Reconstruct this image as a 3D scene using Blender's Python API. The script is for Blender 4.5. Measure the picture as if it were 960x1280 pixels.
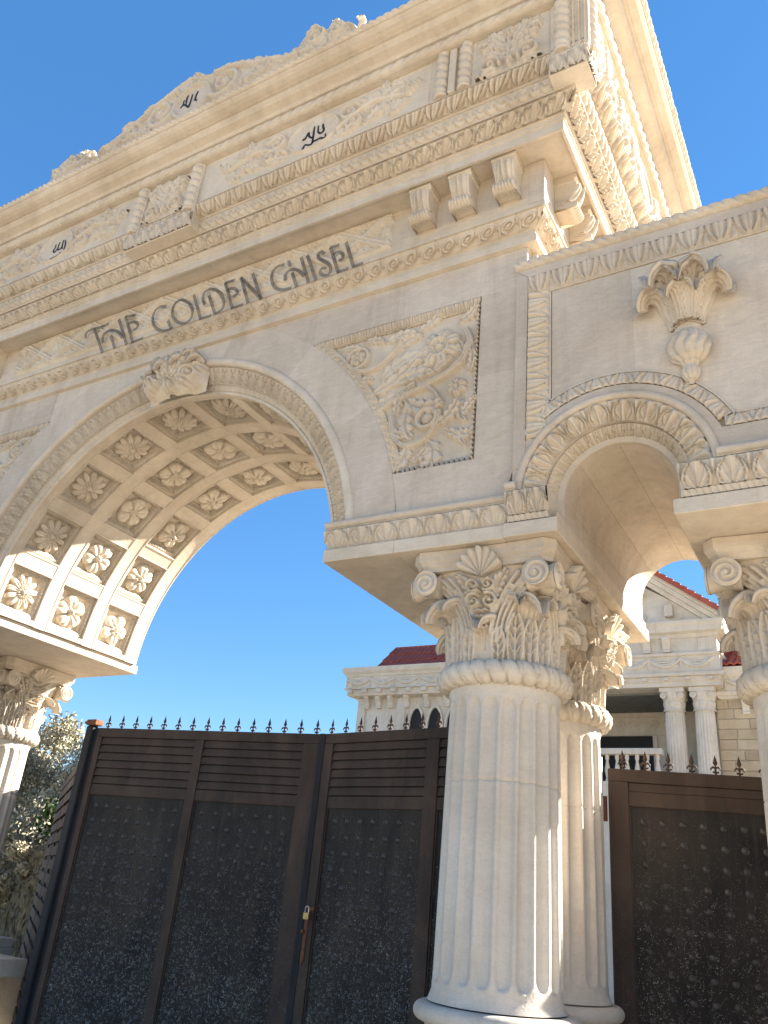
import bpy, math, random
import numpy as np
from math import pi, sin, cos, radians, atan2, sqrt, hypot
from mathutils import Matrix, Vector
random.seed(7); rng = np.random.RandomState(7)
for o in list(bpy.data.objects): bpy.data.objects.remove(o)
SC = bpy.context.scene; COL = SC.collection
E = 1.6            # eye height; every z below is written relative to the eye and lifted by E when built

# ------------------------------------------------------------------ camera
cam_d = bpy.data.cameras.new('camera'); cam = bpy.data.objects.new('camera', cam_d); COL.objects.link(cam)
RT = Vector((0.86674601, 0.49058388, 0.08988214)); FW = Vector((-0.47841407, 0.76685788, 0.42784223)); UP = Vector((0.14096567, -0.41383143, 0.89937324))
cam.matrix_world = Matrix(((RT.x, UP.x, -FW.x, 0), (RT.y, UP.y, -FW.y, 0), (RT.z, UP.z, -FW.z, E), (0, 0, 0, 1)))
cam_d.sensor_fit = 'VERTICAL'; cam_d.sensor_height = 36.0; cam_d.lens = 36.0 * 1012.22 / 1280.0
cam_d.clip_start = 0.05; cam_d.clip_end = 3000
SC.camera = cam
# ------------------------------------------------------------------ sky, sun, exposure
SUN_AZ = 48.0      # degrees from +x towards +y
SUN_EL = 27.0
w = bpy.data.worlds.new('World'); SC.world = w; w.use_nodes = True
nt = w.node_tree; nt.nodes.clear()
sk = nt.nodes.new('ShaderNodeTexSky'); sk.sky_type = 'NISHITA'; sk.sun_disc = False
sk.sun_elevation = radians(SUN_EL); sk.sun_rotation = radians(90 - SUN_AZ)
sk.air_density = 1.0; sk.dust_density = 0.0; sk.ozone_density = 2.0; sk.altitude = 300
bg = nt.nodes.new('ShaderNodeBackground'); bg.inputs['Strength'].default_value = 0.053
wo = nt.nodes.new('ShaderNodeOutputWorld')
hs_ = nt.nodes.new('ShaderNodeHueSaturation'); hs_.inputs['Saturation'].default_value = 1.24; nt.links.new(sk.outputs[0], hs_.inputs['Color']); mb_ = nt.nodes.new('ShaderNodeMixRGB'); mb_.inputs[0].default_value = 0.42; mb_.inputs[2].default_value = (0.34, 1.17, 2.85, 1); nt.links.new(hs_.outputs[0], mb_.inputs[1]); nt.links.new(mb_.outputs[0], bg.inputs[0]); nt.links.new(bg.outputs[0], wo.inputs[0])
sd = bpy.data.lights.new('sun', 'SUN'); sd.energy = 4.5; sd.angle = radians(0.55); sd.color = (1.0, 0.93, 0.82)
so = bpy.data.objects.new('sun', sd); COL.objects.link(so)
sdir = Vector((cos(radians(SUN_EL)) * cos(radians(SUN_AZ)), cos(radians(SUN_EL)) * sin(radians(SUN_AZ)), sin(radians(SUN_EL))))
so.rotation_euler = sdir.to_track_quat('Z', 'Y').to_euler(); so.location = (20, 20, 30)
SC.view_settings.view_transform = 'Standard'; SC.view_settings.look = 'None'
SC.view_settings.exposure = 2.46; SC.view_settings.gamma = 1.0
SC.render.engine = 'CYCLES'; SC.cycles.max_bounces = 8; SC.cycles.diffuse_bounces = 5

# ------------------------------------------------------------------ materials
def new_mat(name):
    m = bpy.data.materials.new(name); m.use_nodes = True
    nt = m.node_tree; nt.nodes.clear()
    out = nt.nodes.new('ShaderNodeOutputMaterial'); b = nt.nodes.new('ShaderNodeBsdfPrincipled')
    nt.links.new(b.outputs[0], out.inputs[0]); return m, nt, b
def N(nt, t, **kw):
    n = nt.nodes.new(t)
    for k, v in kw.items():
        if k.startswith('i_'): n.inputs[int(k[2:]) if k[2:].isdigit() else k[2:]].default_value = v
        else: setattr(n, k, v)
    return n
def ramp(nt, src, stops):
    r = nt.nodes.new('ShaderNodeValToRGB'); e = r.color_ramp.elements
    while len(e) < len(stops): e.new(0.5)
    for k, (p, c) in enumerate(stops): e[k].position = p; e[k].color = (c[0], c[1], c[2], 1)
    nt.links.new(src, r.inputs[0]); return r.outputs[0]
def noise(nt, co, scale, detail=4, rough=0.6, dist=0.0, vec=None):
    n = nt.nodes.new('ShaderNodeTexNoise'); n.inputs['Scale'].default_value = scale; n.inputs['Detail'].default_value = detail
    n.inputs['Roughness'].default_value = rough; n.inputs['Distortion'].default_value = dist
    if vec:
        mp = nt.nodes.new('ShaderNodeMapping'); mp.inputs['Scale'].default_value = vec; nt.links.new(co, mp.inputs[0]); co = mp.outputs[0]
    nt.links.new(co, n.inputs['Vector']); return n.outputs['Fac']
def mix(nt, fac, a, b, mode='MIX'):
    m = nt.nodes.new('ShaderNodeMixRGB'); m.blend_type = mode
    for k, v in ((0, fac), (1, a), (2, b)):
        if isinstance(v, bpy.types.NodeSocket): nt.links.new(v, m.inputs[k])
        elif k == 0: m.inputs[0].default_value = v
        else: m.inputs[k].default_value = (v[0], v[1], v[2], 1)
    return m.outputs[0]
def bump(nt, b, hs, strength, dist):
    bp = nt.nodes.new('ShaderNodeBump'); bp.inputs['Strength'].default_value = strength; bp.inputs['Distance'].default_value = dist
    nt.links.new(hs, bp.inputs['Height']); nt.links.new(bp.outputs[0], b.inputs['Normal'])
def stone(name, c1, c2, c3, rough=0.8, rnd=0.10, bmp=0.5, streak=0.35, world=True):
    m, nt, b = new_mat(name)
    tc = nt.nodes.new('ShaderNodeTexCoord'); co = tc.outputs['Object']
    gi = nt.nodes.new('ShaderNodeNewGeometry')
    if world: co = gi.outputs['Position']
    a = noise(nt, co, 1.6, 6, 0.62, 0.6)
    col = ramp(nt, a, [(0.30, c1), (0.52, c2), (0.72, c3)])
    st = noise(nt, co, 9.0, 5, 0.7, 0.8, (1.0, 1.0, 3.2))
    dr = noise(nt, co, 5.0, 6, 0.65, 0.5, (1.6, 1.6, 0.16))
    col = mix(nt, streak, col, ramp(nt, st, [(0.35, (0.80, 0.79, 0.78)), (0.62, (1.06, 1.04, 1.0))]), 'MULTIPLY')
    col = mix(nt, 0.55, col, ramp(nt, dr, [(0.30, (0.80, 0.78, 0.75)), (0.50, (1.0, 1.0, 1.0)), (0.70, (1.05, 1.04, 1.02))]), 'MULTIPLY')
    sp = noise(nt, co, 85.0, 3, 0.7)
    col = mix(nt, 0.22, col, ramp(nt, sp, [(0.32, (0.70, 0.68, 0.66)), (0.60, (1.05, 1.05, 1.05))]), 'MULTIPLY')
    blo = noise(nt, co, 4.5, 7, 0.7, 1.2)
    col = mix(nt, ramp(nt, blo, [(0.60, (0, 0, 0)), (0.80, (0.45, 0.45, 0.45))]), col, (c1[0]*0.8, c1[1]*0.74, c1[2]*0.64))
    oi = nt.nodes.new('ShaderNodeObjectInfo')
    rv = ramp(nt, oi.outputs['Random'], [(0.0, (1-rnd, 1-rnd*1.15, 1-rnd*1.2)), (1.0, (1+rnd*0.5, 1+rnd*0.5, 1+rnd*0.5))])
    col = mix(nt, 1.0, col, rv, 'MULTIPLY')
    nt.links.new(col, b.inputs['Base Color']); b.inputs['Roughness'].default_value = rough
    b.inputs['Specular IOR Level'].default_value = 0.25
    h = nt.nodes.new('ShaderNodeMath'); h.operation = 'ADD'; nt.links.new(sp, h.inputs[0])
    h2 = nt.nodes.new('ShaderNodeMath'); h2.operation = 'MULTIPLY'; h2.inputs[1].default_value = 2.0; nt.links.new(st, h2.inputs[0]); nt.links.new(h2.outputs[0], h.inputs[1])
    bump(nt, b, h.outputs[0], bmp, 0.004)
    return m
M = {}
M['stone'] = stone('limestone', (0.495, 0.42, 0.33), (0.58, 0.505, 0.41), (0.65, 0.58, 0.485))
M['slab'] = stone('limestone slab', (0.49, 0.42, 0.34), (0.57, 0.495, 0.41), (0.64, 0.57, 0.485), rnd=0.13, streak=0.5)
M['carved'] = stone('carved limestone', (0.505, 0.43, 0.34), (0.59, 0.515, 0.42), (0.655, 0.585, 0.49), bmp=0.35, rnd=0.04)
M['column'] = stone('column limestone', (0.52, 0.46, 0.385), (0.59, 0.53, 0.455), (0.65, 0.595, 0.52), bmp=0.55, rnd=0.03, streak=0.3)
M['house'] = stone('house limestone', (0.56, 0.50, 0.41), (0.64, 0.58, 0.49), (0.70, 0.64, 0.55), rnd=0.03, bmp=0.6)
M['ashlar'] = stone('house ashlar', (0.40, 0.32, 0.21), (0.50, 0.41, 0.28), (0.56, 0.47, 0.34), rnd=0.22, bmp=0.8)
M['mortar'] = stone('joint mortar', (0.50, 0.47, 0.40), (0.58, 0.55, 0.48), (0.62, 0.59, 0.53), rnd=0.0)
def plain(name, c, rough=0.6, metal=0.0, var=0.25, scale=6.0, bmp=0.0):
    m, nt, b = new_mat(name); gi = nt.nodes.new('ShaderNodeNewGeometry')
    a = noise(nt, gi.outputs['Position'], scale, 6, 0.65, 0.4)
    col = ramp(nt, a, [(0.3, [x*(1-var) for x in c]), (0.7, [min(1, x*(1+var)) for x in c])])
    nt.links.new(col, b.inputs['Base Color']); b.inputs['Roughness'].default_value = rough; b.inputs['Metallic'].default_value = metal
    if bmp: bump(nt, b, a, bmp, 0.01)
    return m
M['ink'] = plain('black paint', (0.012, 0.012, 0.016), 0.5)
M['brass'] = plain('brass', (0.42, 0.30, 0.12), 0.45, 0.7, 0.3, 40)
M['steel'] = plain('shackle steel', (0.55, 0.56, 0.58), 0.3, 1.0, 0.1, 40)
M['rust'] = plain('rusty iron', (0.16, 0.060, 0.026), 0.85, 0.1, 0.5, 25, 0.5)
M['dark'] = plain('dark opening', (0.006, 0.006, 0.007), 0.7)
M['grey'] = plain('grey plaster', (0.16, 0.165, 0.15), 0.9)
M['white'] = plain('lit strip white', (0.62, 0.62, 0.60), 0.6)  # white is the brightness of the lit strip beside the right gate
M['spike'] = plain('spike iron', (0.055, 0.030, 0.020), 0.7, 0.2, 0.6, 30)
def smoked():
    m, nt, b = new_mat('smoke grey letter'); out = [n for n in nt.nodes if n.type == 'OUTPUT_MATERIAL'][0]
    b.inputs['Base Color'].default_value = (0.060, 0.058, 0.055, 1); b.inputs['Roughness'].default_value = 0.7
    t = nt.nodes.new('ShaderNodeBsdfTransparent'); t.inputs[0].default_value = (0.80, 0.79, 0.78, 1)
    mx = nt.nodes.new('ShaderNodeMixShader'); mx.inputs[0].default_value = 0.50
    nt.links.new(t.outputs[0], mx.inputs[1]); nt.links.new(b.outputs[0], mx.inputs[2]); nt.links.new(mx.outputs[0], out.inputs[0]); return m
M['letter'] = smoked()
def gate_paint(name, base, brown, spat=1.0):
    m, nt, b = new_mat(name); gi = nt.nodes.new('ShaderNodeNewGeometry'); co = gi.outputs['Position']
    a = noise(nt, co, 2.2, 6, 0.65, 0.8, (1, 1, 0.45))
    col = ramp(nt, a, [(0.34, base), (0.70, brown)])
    st = noise(nt, co, 26, 4, 0.7, 0.3, (1, 1, 0.10))
    col = mix(nt, ramp(nt, st, [(0.52, (0, 0, 0)), (0.75, (0.42, 0.42, 0.42))]), col, (0.075, 0.068, 0.055))
    sx = nt.nodes.new('ShaderNodeSeparateXYZ'); nt.links.new(co, sx.inputs[0])
    mr = nt.nodes.new('ShaderNodeMapRange'); nt.links.new(sx.outputs[2], mr.inputs[0])
    mr.inputs[1].default_value = 2.6; mr.inputs[2].default_value = 0.7; mr.inputs[3].default_value = 0.12; mr.inputs[4].default_value = 1.0
    vo = nt.nodes.new('ShaderNodeTexVoronoi'); vo.inputs['Scale'].default_value = 95; nt.links.new(co, vo.inputs['Vector'])
    n2 = noise(nt, co, 7, 5, 0.7); 
    th = nt.nodes.new('ShaderNodeMath'); th.operation = 'MULTIPLY'; nt.links.new(mr.outputs[0], th.inputs[0]); nt.links.new(n2, th.inputs[1])
    t2 = nt.nodes.new('ShaderNodeMath'); t2.operation = 'MULTIPLY_ADD'; nt.links.new(th.outputs[0], t2.inputs[0]); t2.inputs[1].default_value = 0.85*spat; t2.inputs[2].default_value = 0.03*spat
    lt = nt.nodes.new('ShaderNodeMath'); lt.operation = 'LESS_THAN'; nt.links.new(vo.outputs['Distance'], lt.inputs[0]); nt.links.new(t2.outputs[0], lt.inputs[1])
    v2 = noise(nt, co, 38, 3, 0.6)
    fl = nt.nodes.new('ShaderNodeMath'); fl.operation = 'MULTIPLY'; nt.links.new(lt.outputs[0], fl.inputs[0]); nt.links.new(ramp(nt, v2, [(0.44, (0, 0, 0)), (0.66, (0.80, 0.80, 0.80))]), fl.inputs[1])
    col = mix(nt, fl.outputs[0], col, (0.27, 0.26, 0.24))
    nt.links.new(col, b.inputs['Base Color']); b.inputs['Roughness'].default_value = 0.72; b.inputs['Metallic'].default_value = 0.0
    b.inputs['Specular IOR Level'].default_value = 0.22
    bump(nt, b, a, 0.25, 0.01); return m
M['sheet'] = gate_paint('black gate sheet', (0.017, 0.0155, 0.0145), (0.046, 0.037, 0.029), 1.0)
M['frame'] = gate_paint('brown gate frame', (0.036, 0.026, 0.021), (0.088, 0.058, 0.042), 0.5)
M['post'] = gate_paint('black post', (0.014, 0.014, 0.016), (0.036, 0.034, 0.035), 0.3)
def tile_mat():
    m, nt, b = new_mat('red roof tile'); gi = nt.nodes.new('ShaderNodeNewGeometry'); oi = nt.nodes.new('ShaderNodeObjectInfo')
    a = noise(nt, gi.outputs['Position'], 3.0, 6, 0.7)
    col = ramp(nt, a, [(0.3, (0.27, 0.055, 0.032)), (0.7, (0.42, 0.095, 0.055))])
    nt.links.new(col, b.inputs['Base Color']); b.inputs['Roughness'].default_value = 0.75; return m
M['tile'] = tile_mat(); M['rivet'] = plain('dark rivet paint', (0.040, 0.036, 0.034), 0.45, 0.0, 0.35, 20)
def ground_mat():
    m, nt, b = new_mat('sandy ground'); gi = nt.nodes.new('ShaderNodeNewGeometry'); co = gi.outputs['Position']
    a = noise(nt, co, 0.8, 8, 0.7); c = noise(nt, co, 18, 6, 0.7)
    col = ramp(nt, a, [(0.3, (0.48, 0.40, 0.29)), (0.7, (0.62, 0.53, 0.41))])
    col = mix(nt, 0.6, col, ramp(nt, c, [(0.3, (0.6, 0.58, 0.55)), (0.7, (1.15, 1.15, 1.12))]), 'MULTIPLY')
    nt.links.new(col, b.inputs['Base Color']); b.inputs['Roughness'].default_value = 0.95; bump(nt, b, c, 0.6, 0.03); return m
M['ground'] = ground_mat()
def leafm(name, c1, c2):
    m, nt, b = new_mat(name); gi = nt.nodes.new('ShaderNodeNewGeometry')
    a = noise(nt, gi.outputs['Position'], 5.0, 4, 0.7)
    nt.links.new(ramp(nt, a, [(0.35, c1), (0.65, c2)]), b.inputs['Base Color']); b.inputs['Roughness'].default_value = 0.7
    b.inputs['Transmission Weight'].default_value = 0.0; return m
M['olive'] = leafm('dusty olive leaf', (0.17, 0.15, 0.085), (0.44, 0.39, 0.27))
M['green'] = leafm('green leaf', (0.035, 0.085, 0.018), (0.08, 0.17, 0.035))
M['bark'] = plain('bark', (0.13, 0.10, 0.075), 0.95, 0, 0.4, 12, 0.6)
M['rock'] = plain('bank rock', (0.12, 0.10, 0.060), 0.95, 0, 0.85, 9.0, 1.0)
M['rubble'] = plain('pale rubble', (0.36, 0.29, 0.20), 0.95, 0, 0.35, 8, 0.6)

# ------------------------------------------------------------------ mesh helpers
class MB:
    def __init__(s): s.v = []; s.f = []; s.sm = []; s.n = 0
    def add(s, V, F, smooth=False):
        V = np.asarray(V, float).reshape(-1, 3); s.v.append(V); b = s.n
        s.f += [tuple(i + b for i in f) for f in F]; s.sm += [smooth] * len(F); s.n += len(V); return s
    def grid(s, P, cu=False, cv=False, smooth=True, flip=False):
        n, m = P.shape[:2]; i = np.arange(n if cu else n - 1); j = np.arange(m if cv else m - 1)
        I, J = np.meshgrid(i, j, indexing='ij'); I2 = (I + 1) % n; J2 = (J + 1) % m
        Q = np.stack([I * m + J, I * m + J2, I2 * m + J2, I2 * m + J], -1).reshape(-1, 4)
        if flip: Q = Q[:, ::-1]
        s.v.append(P.reshape(-1, 3).astype(float)); s.f.append((Q + s.n)); s.sm.append((smooth, len(Q))); s.n += n * m; return s
    def box(s, x0, x1, y0, y1, z0, z1, ch=0.0):
        if ch <= 0:
            V = [(x, y, z) for x in (x0, x1) for y in (y0, y1) for z in (z0, z1)]
            F = [(0, 1, 3, 2), (4, 6, 7, 5), (0, 4, 5, 1), (2, 3, 7, 6), (0, 2, 6, 4), (1, 5, 7, 3)]
            return s.add(V, F)
        c = ch; V = []
        for (z, k) in ((z0, c), (z0 + c, 0), (z1 - c, 0), (z1, c)):
            a, b_, e, d = x0 + k, x1 - k, y0 + k, y1 - k; q = c * 0.6 if k == 0 else 0
            V += [(a + q, e, z), (b_ - q, e, z), (b_, e + q, z), (b_, d - q, z), (b_ - q, d, z), (a + q, d, z), (a, d - q, z), (a, e + q, z)]
        F = [tuple(reversed(range(8))), tuple(range(24, 32))]
        for r in range(3):
            for i in range(8): F.append((r * 8 + i, r * 8 + (i + 1) % 8, r * 8 + 8 + (i + 1) % 8, r * 8 + 8 + i))
        return s.add(V, F)
    def prism(s, poly, y0, y1, bev=0.0):      # poly in (x,z) counter-clockwise seen from -y ; y0 front
        n = len(poly)
        A = np.array(poly, float)
        if bev > 0:
            c = A.mean(0)
            nx = np.roll(A, -1, 0) - A; nx /= np.maximum(np.linalg.norm(nx, axis=1, keepdims=True), 1e-9)
            nin = np.stack([-nx[:, 1], nx[:, 0]], 1); pv = np.roll(nin, 1, 0); bi = nin + pv; L = np.linalg.norm(bi, axis=1, keepdims=True); bi = bi / np.maximum(L, 1e-6)
            dd = np.maximum((bi * nin).sum(1, keepdims=True), 0.35); B = A + bi * bev / dd
            V = [(x, y0, z) for x, z in B] + [(x, y0 + bev, z) for x, z in A] + [(x, y1, z) for x, z in A]
            F = [tuple(range(n)), tuple(range(3 * n - 1, 2 * n - 1, -1))]
            for r in (0, 1):
                for i in range(n): j = (i + 1) % n; F.append((r * n + j, r * n + i, r * n + n + i, r * n + n + j))
        else:
            V = [(x, y0, z) for x, z in A] + [(x, y1, z) for x, z in A]
            F = [tuple(range(n)), tuple(range(2 * n - 1, n - 1, -1))]
            for i in range(n): j = (i + 1) % n; F.append((j, i, n + i, n + j))
        return s.add(V, F)
    def tube(s, pts, r, k=8, closed=False, smooth=True):
        P = np.array(pts, float); n = len(P); r = np.broadcast_to(np.asarray(r, float), (n,))
        T = np.gradient(P, axis=0); T /= np.maximum(np.linalg.norm(T, axis=1, keepdims=True), 1e-9)
        up = np.array([0, 0, 1.0]) if abs(T[0][2]) < 0.9 else np.array([1.0, 0, 0])
        a = np.linspace(0, 2 * pi, k, endpoint=False); R = []
        nrm = np.cross(T[0], up); nrm /= np.linalg.norm(nrm)
        for i in range(n):
            nrm = nrm - T[i] * (nrm @ T[i]); nrm /= max(np.linalg.norm(nrm), 1e-9); b = np.cross(T[i], nrm)
            R.append(P[i] + r[i] * (np.cos(a)[:, None] * nrm + np.sin(a)[:, None] * b))
        s.grid(np.array(R), cv=True, smooth=smooth)
        s.add(R[0], [tuple(range(k))]); s.add(R[-1], [tuple(reversed(range(k)))]); return s
    def lathe(s, prof, k=48, c=(0, 0), smooth=True, a0=0, a1=2 * pi):
        full = abs(a1 - a0 - 2 * pi) < 1e-6; a = np.linspace(a0, a1, k, endpoint=not full)
        P = np.array([[(c[0] + r * cos(t), c[1] + r * sin(t), z) for t in a] for r, z in prof]); return s.grid(P, cv=full, smooth=smooth, flip=True)
    def data(s):
        V = np.concatenate(s.v) if s.v else np.zeros((0, 3)); return V
    def mesh(s, name, off=(0, 0, 0)):
        V = s.data() - np.array(off)
        loops = []; starts = []; sm = []; k = 0; cur = 0
        fi = 0
        arrs = []; tot = []
        smi = iter(s.sm)
        for f in s.f:
            if isinstance(f, np.ndarray):
                q = next(smi); arrs.append(f.reshape(-1)); tot.append(np.full(len(f), 4)); sm.append(np.full(len(f), q[0]))
            else:
                q = next(smi); arrs.append(np.array(f)); tot.append(np.array([len(f)])); sm.append(np.array([q]))
        L = np.concatenate(arrs).astype(np.int32); T = np.concatenate(tot).astype(np.int32); S_ = np.concatenate(sm).astype(bool)
        me = bpy.data.meshes.new(name); me.vertices.add(len(V)); me.vertices.foreach_set('co', V.astype(np.float32).ravel())
        me.loops.add(len(L)); me.loops.foreach_set('vertex_index', L)
        me.polygons.add(len(T)); me.polygons.foreach_set('loop_start', np.concatenate([[0], np.cumsum(T)[:-1]]).astype(np.int32))
        me.polygons.foreach_set('use_smooth', S_)
        me.update(calc_edges=True); me.validate(); return me
WL = {}
def thing(name, loc, label, cat, group=None, rz=0):
    o = bpy.data.objects.new(name, None); COL.objects.link(o); o.location = (loc[0], loc[1], loc[2] + E); o.empty_display_size = 0.1
    o.rotation_euler = (0, 0, rz); o['label'] = label; o['category'] = cat
    if group: o['group'] = group
    WL[o.name] = np.array([loc[0], loc[1], loc[2]]); return o
def link(name, me, mat, parent=None, loc=(0, 0, 0), rot=None, **props):
    o = bpy.data.objects.new(name, me); COL.objects.link(o)
    if mat is not None and not me.materials: me.materials.append(mat)
    if parent is not None: o.parent = parent
    o.location = loc
    if rot is not None: o.rotation_euler = rot
    for k, v in props.items(): o[k] = v
    return o
def put(name, mb, mat, parent=None, **props):     # mesh given in world x,y and eye-relative z
    V = mb.data(); c = (V.min(0) + V.max(0)) / 2
    me = mb.mesh(name, c); base = WL[parent.name] if parent is not None else np.array([0, 0, -E])
    o = link(name, me, mat, parent, tuple(c - base), **props); WL[o.name] = c; return o
def inst(name, me, mat, parent, wc, rot=None, **props):   # shared mesh placed at world/eye-relative point
    base = WL[parent.name] if parent is not None else np.array([0, 0, -E])
    o = link(name, me, mat, parent, tuple(np.array(wc) - base), rot, **props); WL[o.name] = np.array(wc, float); return o
def tag(o, label, cat, group=None):
    o['label'] = label; o['category'] = cat
    if group: o['group'] = group
def copy_tree(o, parent=None):
    c = o.copy(); COL.objects.link(c)
    if parent is not None: c.parent = parent
    for ch in o.children: copy_tree(ch, c)
    return c

# ------------------------------------------------------------------ carving patterns: U runs along the band, V from top (0) to bottom (1), result 0..1
def f_egg(U, V):
    x = 2 * np.abs(U - 0.5); w_ = 0.97 * np.clip(1 - (V * 1.01) ** 2.1, 0.0004, 1) ** 0.62; r = x / w_
    egg = 0.85 * np.sqrt(np.clip(1 - (r / 0.50) ** 2, 0, 1)) * (1 - 0.45 * np.exp(-(x / 0.06) ** 2))
    rim = np.where((r > 0.62) & (r < 1.0), 1.0 - 0.55 * np.abs((r - 0.81) / 0.19) ** 2, 0.0)
    q = (1 - x) / (0.02 + 0.26 * V); dart = 0.80 * np.clip(1 - q, 0, 1) ** 0.7 * (r > 1.06) * (1 - 0.5 * np.exp(-((1 - x) / 0.04) ** 2))
    return np.maximum(np.where(r < 0.50, egg, rim), dart) * np.clip((1 - V) * 14, 0, 1) * np.clip(V * 14 + 0.4, 0, 1)
def f_acan(U, V):
    x = (U - 0.5) * 2; y = 1.0 - V; ax = np.abs(x)
    wb = 0.93 * np.clip(1 - y ** 3.0, 0.0001, 1) ** 0.55 * (0.80 + 0.20 * np.clip(y * 3, 0, 1)); r = ax / wb
    th = np.arctan2(ax * 0.62, y * 0.9 + 0.10); rad = np.hypot(ax * 0.62, y)
    rim = np.where((r > 0.80) & (r < 1.0), 1.0 - 0.6 * ((r - 0.90) / 0.10) ** 2, 0)
    fan = (0.18 + 0.80 * np.abs(np.cos(th * 5.2)) ** 1.2) * (0.35 + 0.65 * np.clip(rad, 0, 1)); fan = fan * np.clip((0.78 - r) / 0.06, 0, 1)
    mid = np.where(ax < 0.07, 0.95, 0)
    x2 = 1 - ax; spear = 0.9 * np.clip(1 - (x2 / (0.03 + 0.34 * np.clip(y - 0.45, 0, 1))) ** 2, 0, 1) ** 0.5 * (y > 0.35) * (r > 1.05)
    return np.maximum(np.maximum(np.maximum(rim, fan), mid * (r < 0.8)), spear) * np.clip(V * 16 + 0.3, 0, 1)
def f_scroll(U, V):
    x = (U - 0.52) * 1.15; y = (V - 0.5); r = np.hypot(x, y); th = np.arctan2(y, x)
    s_ = 0.5 + 0.5 * np.cos(th + 2 * pi * r * 4.6); a = np.where(r < 0.40, s_ ** 0.7, 0.15)
    a = np.where(r < 0.07, 1, a); d = np.abs((U - 0.06) - 0.16 * np.sin((V - 0.5) * pi)); a = np.maximum(a, 0.95 * np.clip(1 - (d / 0.07) ** 2, 0, 1))
    d2 = np.abs((U - 0.94) - 0.16 * np.sin((V - 0.5) * pi)); return np.maximum(a, 0.7 * np.clip(1 - (d2 / 0.05) ** 2, 0, 1))
def f_braid(U, V):
    h = np.zeros_like(U)
    for ph in (0, pi):
        c = 0.5 + 0.27 * np.sin(2 * pi * U + ph); z = 0.72 + 0.28 * np.cos(2 * pi * U + ph)
        d = np.abs(V - c) / 0.20; h = np.maximum(h, z * np.sqrt(np.clip(1 - d * d, 0, 1)) * (1 - 0.3 * np.exp(-(d / 0.25) ** 2)))
    b = np.hypot((U - 0.25) * 1.3, V - 0.5); return np.maximum(h, 0.7 * np.sqrt(np.clip(1 - (b / 0.12) ** 2, 0, 1)))
def f_rope(U, V):
    q = (U + V * 0.9) % 1.0; return np.sqrt(np.clip(1 - (2 * V - 1) ** 2, 0, 1)) * (0.45 + 0.55 * np.sin(pi * q) ** 0.6)
def f_ropeb(U, V):
    q = (U - V * 0.9) % 1.0; return np.sqrt(np.clip(1 - (2 * V - 1) ** 2, 0, 1)) * (0.45 + 0.55 * np.sin(pi * q) ** 0.6)
def f_bead(U, V):
    d = ((2 * U - 1) / 0.92) ** 2 + (2 * V - 1) ** 2; return np.sqrt(np.clip(1 - d, 0, 1))
def f_tooth(U, V):
    x = np.abs(2 * U - 1); return np.where(x < 0.85 * (1 - V * 0.75), 0.9 - 0.5 * x, 0.0)
def band(mb, pos, n, nu, nv, fn, amp, wob=0.04):
    U = np.linspace(0, 1, n * nu + 1); V = np.linspace(0, 1, nv + 1); S_, VV = np.meshgrid(U, V, indexing='ij')
    UU = (S_ * n) % 1.0; UU[-1, :] = 1.0 - 1e-6
    P, Nn = pos(S_, VV); k = np.floor(S_ * n).clip(0, n - 1).astype(int); jit = 1 + wob * rng.randn(n)[k]
    H = fn(UU, VV) * amp * jit; mb.grid(P + Nn * H[..., None], smooth=True); return mb
def run_front(y0, x0, x1, p1, z1, p2, z2, mitre=True, sx=-1):
    L = hypot(p1 - p2, z1 - z2); npn, nz = (z1 - z2) / L, -(p1 - p2) / L
    # profile goes top (p1,z1) -> bottom (p2,z2)
    nz = (p2 - p1) / L
    def pos(S_, V):
        p = p1 + (p2 - p1) * V; z = z1 + (z2 - z1) * V; e = p if mitre else 0
        x = (x0 - e) + (x1 - x0 + 2 * e) * S_
        P = np.stack([x, y0 - p, z + 0 * S_], -1); Nn = np.zeros_like(P); Nn[..., 1] = -npn; Nn[..., 2] = nz; return P, Nn
    return pos
def run_right(x1, y0, y1, p1, z1, p2, z2, mitre=True):
    L = hypot(p1 - p2, z1 - z2); npn = (z1 - z2) / L; nz = (p2 - p1) / L
    def pos(S_, V):
        p = p1 + (p2 - p1) * V; z = z1 + (z2 - z1) * V; e = p if mitre else 0
        y = (y0 - e) + (y1 - y0 + 2 * e) * S_
        P = np.stack([x1 + p + 0 * S_, y, z], -1); Nn = np.zeros_like(P); Nn[..., 0] = npn; Nn[..., 2] = nz; return P, Nn
    return pos
def run_arc(xc, zc, t0, t1, r1, y1, r2, y2):   # r1 outer
    L = hypot(r1 - r2, y1 - y2); nr = -(y2 - y1) / L; ny = (r2 - r1) / L
    def pos(S_, V):
        t = t0 + (t1 - t0) * S_; r = r1 + (r2 - r1) * V; y = y1 + (y2 - y1) * V
        P = np.stack([xc + r * np.cos(t), y, zc + r * np.sin(t)], -1); Nn = np.stack([nr * np.cos(t), ny + 0 * t, nr * np.sin(t)], -1); return P, Nn
    return pos
def sweep_rect(mb, prof, x0, x1, y0, y1, sides='frbl'):
    c = {'f': ((-1, -1), (1, -1)), 'r': ((1, -1), (1, 1)), 'b': ((1, 1), (-1, 1)), 'l': ((-1, 1), (-1, -1))}
    for s_ in sides:
        (a, b), (d, e) = c[s_]
        A = np.array([((x0 if a < 0 else x1) + a * p, (y0 if b < 0 else y1) + b * p, z) for p, z in prof]); B = np.array([((x0 if d < 0 else x1) + d * p, (y0 if e < 0 else y1) + e * p, z) for p, z in prof])
        for i in range(len(prof) - 1): mb.add([A[i], B[i], B[i + 1], A[i + 1]], [(0, 1, 2, 3)])
    return mb
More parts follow.
